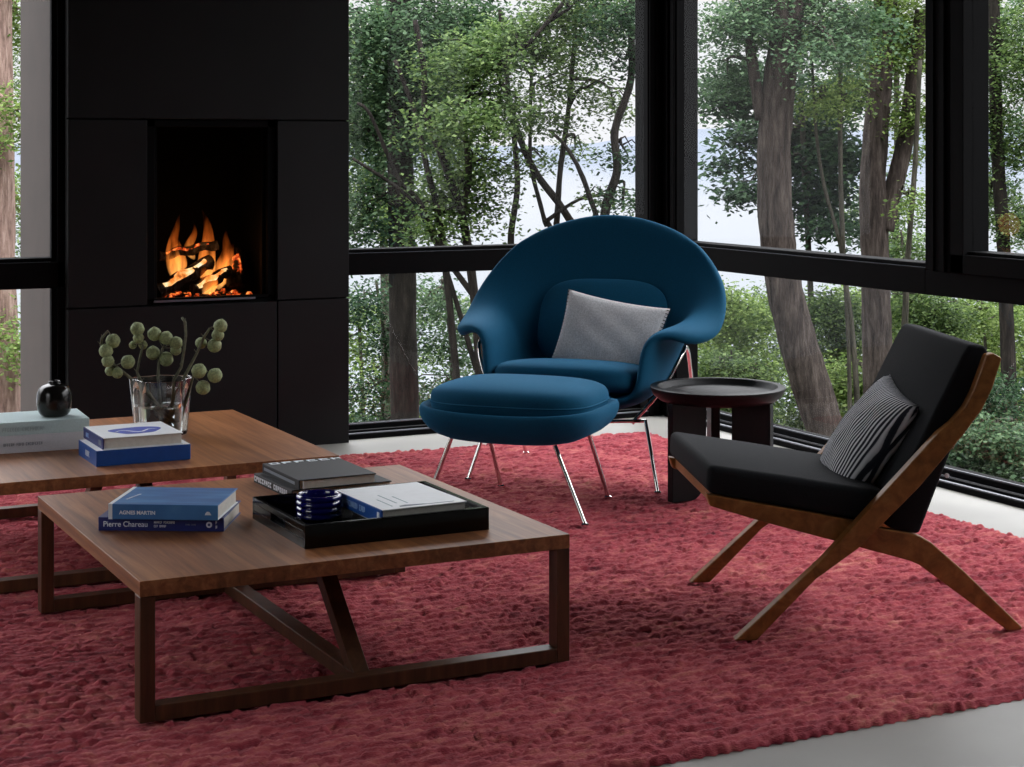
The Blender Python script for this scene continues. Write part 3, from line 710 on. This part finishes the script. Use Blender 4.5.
# ---------------------------------------------------------------- lounge chair set: womb chair, ottoman, pillow
WR = R(-47.0)
def grid_shell(rows):
    """right-half control rows mirrored into a full sheet"""
    mb = MB(); n = len(rows[0]); w = 2 * n - 1
    for r in rows:
        for p in r[:0:-1]: mb.v.append((-p[0], p[1], p[2]))
        for p in r: mb.v.append(tuple(p))
    for j in range(len(rows) - 1):
        for i in range(w - 1): a = j * w + i; mb.f.append((a, a + 1, a + w + 1, a + w))
    return mb
wc = thing('armchair', 'teal blue enveloping shell armchair with chrome legs in the glass corner', 'armchair', (3.06, 5.714, RZ), WR)
rows = [
    [(0, -.05, .285), (.16, -.05, .285), (.265, -.04, .30), (.31, -.02, .345), (.322, 0, .42), (.328, .01, .50), (.35, .03, .54), (.39, .07, .535), (.43, .11, .51)],
    [(0, .14, .265), (.17, .14, .27), (.285, .145, .295), (.325, .15, .35), (.335, .165, .43), (.34, .18, .505), (.37, .19, .542), (.435, .215, .535), (.498, .245, .505)],
    [(0, .36, .285), (.18, .36, .29), (.29, .36, .33), (.335, .36, .40), (.35, .36, .47), (.37, .36, .53), (.405, .365, .555), (.46, .37, .555), (.515, .375, .545)],
    [(0, .50, .42), (.17, .49, .43), (.28, .475, .46), (.34, .46, .51), (.38, .45, .55), (.41, .45, .58), (.44, .455, .60), (.482, .46, .615), (.515, .465, .63)],
    [(0, .57, .60), (.17, .565, .61), (.27, .555, .63), (.335, .545, .65), (.375, .54, .67), (.41, .535, .685), (.44, .535, .695), (.465, .535, .705), (.488, .535, .712)],
    [(0, .625, .79), (.14, .62, .785), (.22, .61, .78), (.275, .60, .78), (.31, .595, .78), (.34, .59, .78), (.37, .585, .782), (.40, .58, .785), (.436, .575, .79)],
    [(0, .66, .975), (.10, .655, .967), (.17, .645, .950), (.225, .638, .933), (.262, .63, .918), (.29, .625, .904), (.316, .62, .890), (.343, .61, .874), (.375, .60, .852)],
]
grid_shell(rows).build('shell', M['blue'], wc, smooth=True, solid=.05, sub=3)
rounded(.585, .52, .12, 3.6, 14, wc, 'seat_cushion', M['blue'], (0, .20, .375), (R(-7), 0, 0), .15)
rounded(.52, .11, .36, 3.4, 14, wc, 'back_cushion', M['blue'], (0.01, .475, .55), (R(-22), 0, 0), .0)
def leg(root, pts, r=.0075, glide=True):
    p = [Vector(q) for q in pts]; o = MB().tube(p, r, 12).build('leg', M['chrome'], root, smooth=True, autos=50)
    if glide: MB().lathe([(.012, 0), (.013, .006), (.008, .010)], 12, p[-1] - Vector((0, 0, .004))).build('glide', M['chrome'], o)
def smooth_path(ctrl, n=8):
    P = [Vector(c) for c in ctrl]; out = []
    for i in range(len(P) - 1):
        p0, p1, p2, p3 = P[max(i - 1, 0)], P[i], P[i + 1], P[min(i + 2, len(P) - 1)]
        for k in range(n):
            t = k / n; out.append(.5 * ((2 * p1) + (p2 - p0) * t + (2 * p0 - 5 * p1 + 4 * p2 - p3) * t * t + (3 * p1 - p0 - 3 * p2 + p3) * t ** 3))
    return out + [P[-1]]
for s in (-1, 1):
    leg(wc, [(s * .30, .07, .25), (s * .365, 0, .004)])
    leg(wc, smooth_path([(s * .24, .10, .23), (s * .345, .14, .36), (s * .40, .20, .475), (s * .40, .28, .49), (s * .385, .40, .36), (s * .36, .62, .004)]))
MB().tube([(-.30, .08, .245), (-.15, .08, .235), (.15, .08, .235), (.30, .08, .245)], .007, 10).build('under_rail', M['chrome'], wc, smooth=True)
# ottoman
ot = thing('ottoman', 'teal blue cushioned ottoman on four chrome legs in front of the blue armchair', 'ottoman', (2.782, 5.496, RZ - 0.0), WR)
OW, OD = .325, .262
prof_o = [(.30, .228), (.62, .231), (.85, .248), (.97, .288), (1.0, .320), (.985, .343), (.93, .347), (.88, .327), (.6, .315), (.02, .315)]
ob = MB(); nn = 56
for r, z in prof_o:
    for k in range(nn):
        th = 2 * math.pi * k / nn; c, s = math.cos(th), math.sin(th)
        q = (abs(c) ** 4.2 + abs(s) ** 4.2) ** (-1 / 4.2)
        ob.v.append((OW * r * q * c, OD * r * q * s, z + .018 * (c * c * q * q) * (r ** 3)))
for i in range(len(prof_o) - 1):
    for k in range(nn): ob.f.append((i * nn + k, i * nn + (k + 1) % nn, (i + 1) * nn + (k + 1) % nn, (i + 1) * nn + k))
ob.f += [tuple(range(nn - 1, -1, -1)), tuple(range((len(prof_o) - 1) * nn, len(prof_o) * nn))]
ob.build('shell', M['blue'], ot, smooth=True, sub=1)
rounded(.585, .455, .125, 3.6, 14, ot, 'seat_cushion', M['blue'], (0, 0, .370), (0, 0, 0), .12)
pp = MB(); pts = []
for k in range(49):
    th = 2 * math.pi * k / 48; c, s = math.cos(th), math.sin(th); q = (abs(c) ** 3.6 + abs(s) ** 3.6) ** (-1 / 3.6); pts.append((.2935 * q * c, .2285 * q * s, .367))
pp.tube(pts, .0035, 6, cap=False).build('piping', M['blue'], ot, smooth=True)
cR, sR = math.cos(WR), math.sin(WR)
def ol(wx, wy): dx, dy = wx - 2.782, wy - 5.496; return (dx * cR + dy * sR, -dx * sR + dy * cR)
for (fx, fy), (tx, ty) in ((ol(2.46, 5.585), (-.20, -.14)), (ol(2.815, 5.089), (.185, -.165)), (ol(3.112, 5.459), (.20, .15)), (ol(2.863, 5.81), (-.19, .17))):
    leg(ot, [(tx, ty, .240), (fx, fy, .004)], .0078)
# grey felt pillow on the armchair
gp = thing('throw_pillow', 'light grey felt pillow with blanket-stitched edges on the blue armchair', 'pillow', (3.06 + .075 * cR - .335 * sR, 5.714 + .075 * sR + .335 * cR, RZ + .505), WR)
po = throw_pillow('pillow_body', .42, .33, .115, M['grey'], gp)
ang = Matrix.Rotation(R(-20), 4, 'X') @ Matrix.Rotation(R(90), 4, 'X') @ Matrix.Rotation(R(-9), 4, 'Z')
po.data.transform(ang)
for side in (-1, 1):
    stt = MB()
    for i in range(24):
        v_ = -.94 + 1.88 * i / 23; x = .21 * side * (1 - .07 * (1 - v_ * v_)); y = .165 * v_
        stt.tube([(x * .965, y, .010), (x * 1.012, y, 0), (x * .965, y, -.010)], .0016, 5)
    stt.build('stitching', M['stitch'], gp).data.transform(ang)

# ---------------------------------------------------------------- black side table
st = thing('side_table', 'round black wooden side table with a raised rim beside the blue armchair', 'table', (3.472, 5.307, RZ), -YAW)
sz = .413 - RZ
tp = [(.001, sz - .052), (.185, sz - .052), (.205, sz - .048), (.228, sz - .030), (.238, sz - .008), (.2385, sz - .002), (.235, sz), (.213, sz), (.208, sz - .004), (.200, sz - .018), (.192, sz - .022), (.001, sz - .022)]
MB().lathe(tp, 72).build('tabletop', M['ebony'], st, smooth=True, autos=35)
for a in (90, 210, 330):
    ca, sa = math.cos(R(a)), math.sin(R(a)); h = sz - .05
    poly = [(.205, h), (.205, 0), (.125, 0)] + [(.125 - .065 * math.sin(R(t)), .10 * (1 - math.cos(R(t)))) for t in range(10, 91, 10)] + [(.06, h)]
    MB().prism(poly, lambda p, q, t: (p * ca - t * sa, p * sa + t * ca, q), -.016, .016).build('leg', M['ebony'], st, bevel=.002)

# ---------------------------------------------------------------- wooden lounge chair
lc = thing('lounge_chair', 'low wooden scissor-frame lounge chair with black cushions on the right of the rug', 'chair', (2.507, 3.73, RZ), math.atan2(-.3676, .93))
# local frame: x runs backward along the side, y away from the viewer, z up
beamA = [(-.013, 0), (.043, 0), (.194, .150), (.305, .226), (.463, .379), (.577, .509), (.625, .572), (.652, .625), (.677, .703), (.655, .716), (.637, .711), (.619, .662), (.602, .618), (.580, .578), (.545, .540), (.512, .515), (.212, .200)]
beamB = [(-.079, .364), (.286, .293), (.356, .272), (.440, .256), (.475, .247), (.505, .229), (.59, .155), (.745, .006), (.740, 0), (.705, 0), (.475, .172), (.450, .183), (.427, .190), (.305, .224), (.225, .246), (.075, .288), (-.069, .333)]
WID = .63
for (ya, yb, yc) in ((0, .034, .066), (WID, WID - .034, WID - .066)):
    MB().prism(beamA, lambda p, q, t: (p, t, q), ya, yb).build('back_leg_beam', M['teak'], lc, bevel=.004)
    MB().prism(beamB, lambda p, q, t: (p, t, q), yb, yc).build('seat_rail_beam', M['teak'], lc, bevel=.004)
for (x, z, w, h) in ((-.062, .335, .022, .026), (.35, .250, .03, .022)):
    MB().box(x, x + w, .066, WID - .066, z, z + h).build('cross_rail', M['teak'], lc, bevel=.002)
MB().prism([(-.03, .356), (.36, .280), (.36, .270), (-.03, .346)], lambda p, q, t: (p, t, q), .068, WID - .068).build('seat_panel', M['black'], lc)
def soft_prism(name, prof, y0, y1, par):
    m = MB(); m.prism(prof, lambda p, q, t: (p, t, q), y0, y1)
    return m.build(name, M['black'], par, bevel=.020, seg=4, smooth=True)
soft_prism('seat_cushion', [(-.078, .365), (.385, .277), (.398, .358), (.16, .400), (-.073, .437)], .036, WID - .036, lc)
soft_prism('back_cushion', [(.392, .268), (.474, .250), (.658, .712), (.648, .730), (.606, .735), (.588, .708), (.404, .350)], .038, WID - .038, lc)
bt = MB(); bt.lathe([(.001, 0), (.006, 0), (.006, .003), (.001, .004)], 12); bo = bt.build('button', M['ink'], lc)
bo.location = (.545, .037, .40); bo.rotation_euler = (R(90), 0, 0)
# striped pillow
lx = lambda s, w, z: Vector((2.507 + s * .93 + w * .3676, 3.73 - s * .3676 + w * .93, RZ + z))
pc_ = lx(.418, .32, .442)
sp = thing('throw_pillow', 'charcoal pillow with wavy white pinstripes leaning on the wooden lounge chair', 'pillow', pc_, math.atan2(-.3676, .93))
pb = throw_pillow('pillow_body', .355, .35, .14, M['stripe'], sp)
# pillow x -> chair width (toward viewer is -y), pillow y -> up along the leaning back, z -> forward
upv = Vector((.56, 0, .83)).normalized(); wv = Vector((0, -1, 0)); fv = wv.cross(upv)
rot = Matrix(((wv.x, upv.x, fv.x, 0), (wv.y, upv.y, fv.y, 0), (wv.z, upv.z, fv.z, 0), (0, 0, 0, 1)))
rollm = rot @ Matrix.Rotation(R(-8), 4, 'Z')
pb.data.transform(Matrix.Identity(4)); pb.matrix_local = rollm

# ---------------------------------------------------------------- outdoors
def ground_z(x, y):
    d = x * S_ + y * C_
    return -1.1 - .20 * max(0.0, d - 8.5)
def terrain():
    n = 90; V = []
    for j in range(n + 1):
        for i in range(n + 1):
            d = -30 + 108 * j / n; l = (-1 + 2 * i / n) * 45
            x, y = l * C_ + d * S_, -l * S_ + d * C_
            V.append((x, y, ground_z(x, y) + .12 * math.sin(x * 1.7) * math.sin(y * 1.3)))
    I = np.arange((n + 1) ** 2).reshape(n + 1, n + 1)
    Fq = np.stack([I[:-1, :-1], I[:-1, 1:], I[1:, 1:], I[1:, :-1]], -1).reshape(-1, 4)
    o = np_mesh('ground', np.array(V), Fq, M['soil'], smooth=True); o['kind'] = 'structure'
terrain()
mb = MB(); q = [at(-9000, 147, 30), at(9000, 147, 30), at(4000, 147, 2500), at(-4000, 147, 2500)]
mb.add([(p.x, p.y, -12.0) for p in q], [(0, 1, 2, 3)]); mb.build('lake', M['water'])['kind'] = 'structure'
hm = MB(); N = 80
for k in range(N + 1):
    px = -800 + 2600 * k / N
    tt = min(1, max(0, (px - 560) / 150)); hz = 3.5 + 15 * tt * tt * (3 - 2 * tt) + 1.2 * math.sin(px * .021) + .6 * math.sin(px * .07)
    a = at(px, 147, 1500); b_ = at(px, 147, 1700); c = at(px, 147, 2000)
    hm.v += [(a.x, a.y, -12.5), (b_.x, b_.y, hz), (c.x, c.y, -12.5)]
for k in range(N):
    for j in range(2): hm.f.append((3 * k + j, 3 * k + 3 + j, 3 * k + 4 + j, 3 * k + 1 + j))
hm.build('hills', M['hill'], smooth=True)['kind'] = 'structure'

NPR = np.random.default_rng(11)
def foliage(root, blobs, mat, size=.055, density=1.0, droop=.25, flat=.30, spray=.26):
    size *= .74; density *= 1.75
    """leaf sprays in layered discs; blobs = (centre, rx, rz, n sprays)"""
    Vs = []
    base = np.array(root.location)
    for (c, rx, rz, n) in blobs:
        n = max(1, int(n * density)); c = np.array(c)
        u = NPR.normal(size=(n, 3)); u /= np.linalg.norm(u, axis=1)[:, None]; u *= (NPR.random((n, 1)) ** .45)
        ctr = c + u * np.array([rx, rx, rz])
        per = 26
        ph = NPR.random((n, per)) * 2 * np.pi; rr = np.sqrt(NPR.random((n, per))) * spray * NPR.uniform(.6, 1.25, (n, 1))
        tilt = NPR.normal(0, .22, (n, 2))
        X = rr * np.cos(ph); Y = rr * np.sin(ph)
        Z = tilt[:, :1] * X + tilt[:, 1:] * Y - droop * rr ** 2 / spray + NPR.normal(0, .03, (n, per))
        P = (ctr[:, None, :] + np.stack([X, Y, Z], -1)).reshape(-1, 3); m = len(P)
        az = NPR.random(m) * 2 * np.pi; el = NPR.normal(-.25, flat, m); rl = NPR.normal(0, .55, m)
        L = size * NPR.uniform(.6, 1.35, m); W = L * NPR.uniform(.5, .8, m)
        d = np.stack([np.cos(az) * np.cos(el), np.sin(az) * np.cos(el), np.sin(el)], -1)
        s = np.stack([-np.sin(az) * np.cos(rl), np.cos(az) * np.cos(rl), np.sin(rl)], -1)
        mid = P + d * (L * .45)[:, None]
        Vs.append(np.stack([P, mid + s * (W / 2)[:, None], P + d * L[:, None], mid - s * (W / 2)[:, None]], 1).reshape(-1, 3))
    V = np.concatenate(Vs) - base; Fq = np.arange(len(V)).reshape(-1, 4)
    return np_mesh('foliage', V, Fq, mat, root)
def trunk_path(pts, d, top=None, ext=True):
    P = [at(x, y, d) for x, y in pts]                   # listed bottom to top
    if ext:
        b = P[0]; dirn = (P[0] - P[1]).normalized(); g = ground_z(b.x, b.y) - .1
        t = max(.2, b.z - g); P.insert(0, Vector((b.x + dirn.x / max(.3, abs(dirn.z)) * t * .5, b.y + dirn.y / max(.3, abs(dirn.z)) * t * .5, g)))
    return P
def tree(name, label, d, trunks, blobs, leaf, bark, size=.055, density=1.0, group='trees outside the glass walls', nbr=5, spray=.26, droop=.25, dspread=1.0):
    """trunks: list of ([(px,py)...bottom to top], w_bottom px, w_top px, extend to ground); blobs: (px,py,rx,ry px,n)"""
    P0 = trunk_path(trunks[0][0], d); base = P0[0]
    root = thing(name, label, 'tree' if 'shrub' not in name else 'shrub', base, 0, group)
    ends = []
    for ti, (pts, w0, w1, ext) in enumerate(trunks):
        P = smooth_path(trunk_path(pts, d, ext=ext), 6); n = len(P); k = d / F_PX / 2
        rad = [(w0 + (w1 - w0) * i / (n - 1)) * k * (1.12 if (ext and i < 3) else 1) for i in range(n)]
        MB().tube([p - base for p in P], rad, 14 if w0 > 14 else 8, wob=.05 if w0 > 14 else .08, seed=ti + 2).build('trunk', bark, root, smooth=True)
        ends += P[n // 3:]
    bl = []; rg = random.Random(len(label))
    for (x, y, rx, ry, n) in blobs:
        c = at(x, y, d + rg.uniform(-.5, .5) * dspread); bl.append((c, rx * d / F_PX, ry * d / F_PX, n))
    for i in range(min(nbr, len(bl))):
        c = bl[i][0]; q = min(ends, key=lambda p: (p - c).length + rg.uniform(0, .3)); m_ = (q + c) / 2 + Vector((rg.uniform(-.1, .1), rg.uniform(-.1, .1), .06))
        mb = MB(); pth = smooth_path([q - base, m_ - base, c - base], 5); mb.tube(pth, [.016 * (1 - .75 * j / (len(pth) - 1)) for j in range(len(pth))], 6)
        for j in range(4):
            e = Vector(bl[i][0]) - base + Vector((rg.uniform(-1, 1) * bl[i][1], rg.uniform(-1, 1) * bl[i][1], rg.uniform(-.6, .8) * bl[i][2]))
            mb.tube([pth[5 + j], (pth[5 + j] + e) / 2 + Vector((0, 0, .05)), e], [.007, .005, .002], 5)
        mb.build('branch', bark, root, smooth=True)
    foliage(root, bl, leaf, size, density, droop, spray=spray)
    return root

# -- left sliver window
tree('tree', 'pinkish-barked thick trunk seen through the left sliver window', 13, [([(-2, 410), (-6, 280), (-8, 150), (-9, -40)], 46, 40, True)],
     [(22, 20, 30, 40, 40), (20, 120, 24, 40, 30), (20, 200, 20, 40, 20), (22, 340, 22, 50, 30), (0, -60, 60, 50, 60)], LEAF['light'], M['bark3'], nbr=3)
tree('tree', 'bright leafy tree further off behind the left sliver window', 22, [([(40, 300), (36, 100), (40, -60)], 12, 8, True)],
     [(20, 60, 40, 60, 60), (18, 220, 30, 60, 50), (20, 350, 40, 60, 60)], LEAF['mid'], M['bark4'], nbr=2)
# -- back window
tree('conifer', 'dark-trunked conifer with drooping layered fronds at the left of the back window', 12,
     [([(405, 425), (403, 330), (402, 250), (400, 120), (398, -20), (398, -120)], 30, 24, True)],
     [(372, 30, 45, 40, 110), (430, 10, 55, 36, 120), (395, 80, 60, 30, 110), (368, 120, 34, 36, 90), (440, 70, 50, 30, 80), (366, 190, 20, 40, 50), (432, 130, 34, 20, 40),
      (360, 225, 20, 26, 30), (480, 20, 40, 30, 60), (440, -60, 90, 40, 120)], LEAF['cool'], M['bark2'], size=.05, nbr=8, droop=.7, spray=.30)
tree('maple', 'many-stemmed maple with curving dark stems in the middle of the back window', 11,
     [([(470, 262), (450, 178), (426, 113), (424, 70), (415, 20)], 10, 5, True), ([(445, 262), (426, 164), (415, 113), (395, 60)], 8, 4, True),
      ([(474, 300), (463, 219), (469, 171), (462, 113), (464, 97), (498, 65), (528, 44), (563, 3)], 8, 4, True), ([(440, 250), (398, 178), (371, 116), (357, 103)], 6, 3, True),
      ([(500, 330), (440, 250), (412, 200), (352, 158)], 7, 3, False)],
     [(470, 60, 46, 30, 70), (500, 110, 36, 24, 46), (458, 120, 34, 26, 44), (520, 40, 40, 24, 60), (480, 165, 38, 20, 34), (446, 190, 30, 24, 34), (440, 225, 34, 20, 26), (470, 205, 34, 18, 24), (560, 14, 40, 22, 46)],
     LEAF['mid'], M['bark2'], size=.045, nbr=9)
tree('maple', 'open slender maple against the bright lake at the right of the back window', 11.8,
     [([(520, 300), (511, 243), (517, 191), (515, 147), (506, 70), (500, 10)], 8, 4, True), ([(590, 270), (569, 219), (535, 171), (518, 133), (508, 99), (498, 68), (503, 20)], 9, 5, True),
      ([(556, 262), (545, 222), (532, 171), (530, 137), (532, 51)], 6, 3, True), ([(556, 262), (557, 220), (561, 164), (569, 106), (576, 20), (578, -30)], 7, 4, True)],
     [(560, 60, 36, 22, 40), (600, 30, 36, 22, 40), (540, 120, 30, 14, 18), (590, 90, 30, 14, 16), (615, 108, 24, 10, 10), (530, 160, 22, 12, 12), (575, 150, 24, 8, 8), (610, 195, 24, 7, 8), (600, 0, 44, 22, 46), (550, 90, 30, 16, 16)],
     LEAF['mid'], M['bark2'], size=.04, nbr=10, spray=.2)
tree('maple', 'bent single-stem maple touching the ribbed corner post in the back window', 11,
     [([(603, 300), (605, 215), (617, 171), (615, 130), (631, 79), (631, 17), (634, -40)], 11, 6, True), ([(604, 240), (583, 178), (566, 147), (549, 130)], 6, 3, False)],
     [(620, 20, 30, 24, 40), (625, 60, 20, 18, 16), (628, 155, 16, 10, 10), (622, 200, 18, 8, 10), (590, -20, 50, 24, 40)], LEAF['dark'], M['bark2'], size=.042, nbr=5, spray=.2)
for (x, y, lab, lf) in ((380, 330, 'dark leafy shrub low in the back window beside the fireplace', 'dark'), (446, 330, 'open leafy shrub low in the back window behind the blue armchair', 'cool')):
    tree('shrub', lab, 14, [([(x, 440), (x + 6, 360), (x - 4, 280)], 5, 3, True)],
         [(x - 16, y - 30, 32, 24, 40), (x + 14, y + 10, 34, 26, 40), (x - 10, y + 60, 40, 24, 40), (x + 10, y + 95, 40, 20, 36)], LEAF[lf], M['bark4'], size=.045, group='shrubs outside the glass walls', nbr=4, spray=.22)
tree('tree', 'green background tree filling behind the conifer in the back window', 19, [([(385, 300), (380, 120), (378, -40)], 10, 6, True)],
     [(370, 60, 40, 50, 110), (420, 110, 44, 44, 110), (372, 190, 40, 40, 90), (410, 215, 44, 26, 80), (450, 160, 36, 36, 70), (460, 40, 50, 40, 110), (366, 130, 30, 40, 70)], LEAF['light'], M['bark4'], size=.06, nbr=3)
# -- right window
tree('tree', 'thick leaning grey-brown trunk in the middle of the right window', 12.5,
     [([(842, 470), (826, 430), (803, 360), (785, 290), (777, 235), (774, 150), (780, 80), (788, 20), (792, -60)], 42, 30, True), ([(762, 120), (752, 60), (748, 10)], 14, 8, False)],
     [(740, 20, 46, 26, 70), (790, -8, 50, 22, 70), (840, 20, 46, 26, 70), (730, 70, 30, 22, 40), (832, 48, 34, 14, 28), (800, -50, 90, 40, 120)], LEAF['cool'], M['bark1'], size=.05, nbr=6, droop=.5)
tree('broadleaf_tree', 'dark broad-leaved tree behind the leaning trunk in the right window', 16, [([(812, 330), (806, 200), (800, 60), (800, -20)], 7, 5, True)],
     [(732, 95, 26, 18, 34), (748, 130, 24, 16, 26), (730, 160, 24, 10, 14), (745, 190, 26, 12, 18), (815, 120, 26, 30, 60), (835, 160, 24, 30, 54), (820, 200, 26, 26, 44), (800, 150, 22, 34, 50), (835, 225, 26, 14, 20), (760, 80, 40, 20, 46), (850, 90, 24, 24, 34)],
     LEAF['dark'], M['bark4'], size=.085, nbr=8, spray=.3)
tree('tree', 'forked grey-brown trunk at the right of the right window', 13.5,
     [([(880, 420), (877, 330), (875, 254), (873, 180), (879, 92), (884, 30), (886, -60)], 34, 20, True), ([(884, 230), (893, 191), (906, 137), (913, 79), (922, 10)], 20, 14, False)],
     [(870, 30, 40, 24, 60), (905, 50, 30, 20, 40), (915, 110, 16, 22, 24), (900, 10, 50, 24, 60), (860, 80, 26, 12, 18), (912, 150, 16, 16, 14), (890, -50, 80, 36, 90)], LEAF['light'], M['bark1'], size=.05, nbr=6)
for (pts, w, lab, bl) in (([(850, 420), (848, 330), (841, 250), (824, 185), (816, 130), (812, 60)], 5, 'thin curved sapling just right of the leaning trunk', [(815, 100, 18, 16, 14), (820, 40, 24, 18, 20)]),
                          ([(858, 420), (852, 330), (843, 253), (840, 113), (842, 40)], 7, 'straight sapling between the two big trunks in the right window', [(842, 95, 22, 14, 20), (846, 50, 26, 18, 24)]),
                          ([(904, 360), (906, 300), (908, 256), (915, 164), (920, 60)], 8, 'slim dark tree against the dark mullion in the right window', [(915, 200, 12, 14, 10), (918, 120, 14, 16, 12)])):
    tree('sapling', lab, 13, [(pts, w, w * .6, True)], bl, LEAF['light'], M['bark4'], size=.045, nbr=2, spray=.2)
tree('tree', 'dark-trunked tree in the narrow pane at the right edge', 14, [([(1010, 420), (1006, 300), (1004, 253), (997, 137), (994, 20), (992, -60)], 16, 11, True)],
     [(990, 40, 40, 36, 80), (1030, 70, 36, 34, 60), (985, 120, 24, 26, 36), (1024, 150, 26, 24, 34), (990, 200, 24, 26, 30), (1030, 220, 26, 24, 30), (1050, 20, 60, 40, 80)], LEAF['mid'], M['bark2'], size=.05, nbr=6)
tree('tree', 'bushy background tree beyond the narrow right pane', 20, [([(1040, 320), (1044, 120), (1040, -40)], 10, 6, True)],
     [(985, 90, 34, 40, 60), (1030, 130, 40, 44, 70), (990, 190, 34, 36, 60), (1040, 220, 40, 30, 50), (1000, 20, 50, 30, 60)], LEAF['cool'], M['bark4'], size=.06, nbr=2)
tree('tree', 'pale green background tree behind the forked trunk', 22, [([(895, 330), (897, 150), (895, -30)], 8, 5, True)],
     [(860, 210, 24, 34, 34), (905, 210, 24, 40, 34), (880, 60, 50, 40, 70), (820, 30, 50, 36, 70), (750, 20, 40, 30, 60)], LEAF['mid'], M['bark4'], size=.065, nbr=2)
SH = [(735, 320, 36, 40, 'light', 15, 'bright green shrub right of the blue armchair beyond the low glass'), (735, 380, 36, 30, 'mid', 14, 'leafy shrub behind the black side table beyond the low glass'),
      (835, 320, 30, 34, 'mid', 16, 'shrub between the leaning trunk and the forked trunk beyond the low glass'), (850, 390, 34, 36, 'light', 14, 'sunlit shrub just above the striped pillow beyond the low glass'),
      (925, 320, 34, 30, 'mid', 15, 'shrub above the wooden lounge chair back beyond the low glass'), (985, 330, 40, 36, 'light', 16, 'yellow-green shrub under the narrow right pane beyond the low glass'),
      (980, 400, 44, 34, 'dark', 13, 'dark shrub right of the lounge chair beyond the low glass'), (1015, 450, 44, 30, 'cool', 12, 'low shrub at the bottom right corner of the glass'),
      (945, 445, 40, 26, 'dark', 12, 'shaded shrub directly behind the lounge chair beyond the low glass'), (905, 260, 30, 40, 'mid', 18, 'tall bush behind the forked trunk crossing the dark band')]
for (x, lf, d, lab) in ((722, 'light', 20, 'hazy green bush low behind the blue armchair, right of the corner post'), (800, 'mid', 22, 'dense bush low beyond the leaning trunk'),
                        (880, 'light', 21, 'bright bush low beyond the forked trunk'), (960, 'mid', 22, 'rounded bush low beyond the lounge chair back'),
                        (1035, 'light', 19, 'bright bush at the right edge of the low glass'), (1130, 'mid', 18, 'bush past the right edge of the low glass'),
                        (362, 'light', 20, 'bright bush low beyond the conifer trunk beside the fireplace'), (452, 'mid', 22, 'faint bush far down the slope behind the blue armchair')):
    k = 1 if x > 500 else .5
    tree('shrub', lab, d, [([(x + 3, 480), (x, 380), (x - 4, 300)], 5, 3, True)],
         [(x - 22, 305, 30, 24, int(44 * k)), (x + 20, 318, 30, 26, int(44 * k)), (x - 14, 355, 34, 26, int(50 * k)), (x + 24, 370, 34, 26, int(50 * k)), (x - 18, 405, 36, 26, int(50 * k)), (x + 16, 425, 36, 26, int(50 * k)), (x, 465, 40, 24, int(50 * k))],
         LEAF[lf], M['bark4'], size=.07, group='shrubs outside the glass walls', nbr=3, spray=.26)
for (x, lf, d, lab) in ((1120, 'cool', 15, 'leafy tree just past the right edge of the narrow pane'), (1260, 'mid', 16, 'leafy tree well past the right edge of the narrow pane')):
    tree('tree', lab, d, [([(x + 6, 440), (x, 250), (x - 6, 60), (x - 4, -60)], 20, 12, True)],
         [(x - 40, 40, 50, 44, 90), (x + 40, 60, 50, 44, 90), (x - 30, 140, 40, 40, 60), (x + 40, 170, 44, 40, 60), (x, -20, 70, 40, 90), (x - 20, 300, 44, 40, 60)], LEAF[lf], M['bark2'], size=.055, nbr=6)
for (x, y, rx, ry, lf, d, lab) in SH:
    tree('shrub', lab, d, [([(x + 4, y + 60), (x, y + 10), (x - 4, y - 30)], 4, 2, True)],
         [(x - rx * .4, y - ry * .4, rx * .7, ry * .6, 44), (x + rx * .4, y - ry * .2, rx * .7, ry * .6, 44), (x, y + ry * .4, rx * .9, ry * .6, 44), (x + rx * .2, y + ry, rx * .8, ry * .5, 30)],
         LEAF[lf], M['bark4'], size=.05, group='shrubs outside the glass walls', nbr=3, spray=.22)
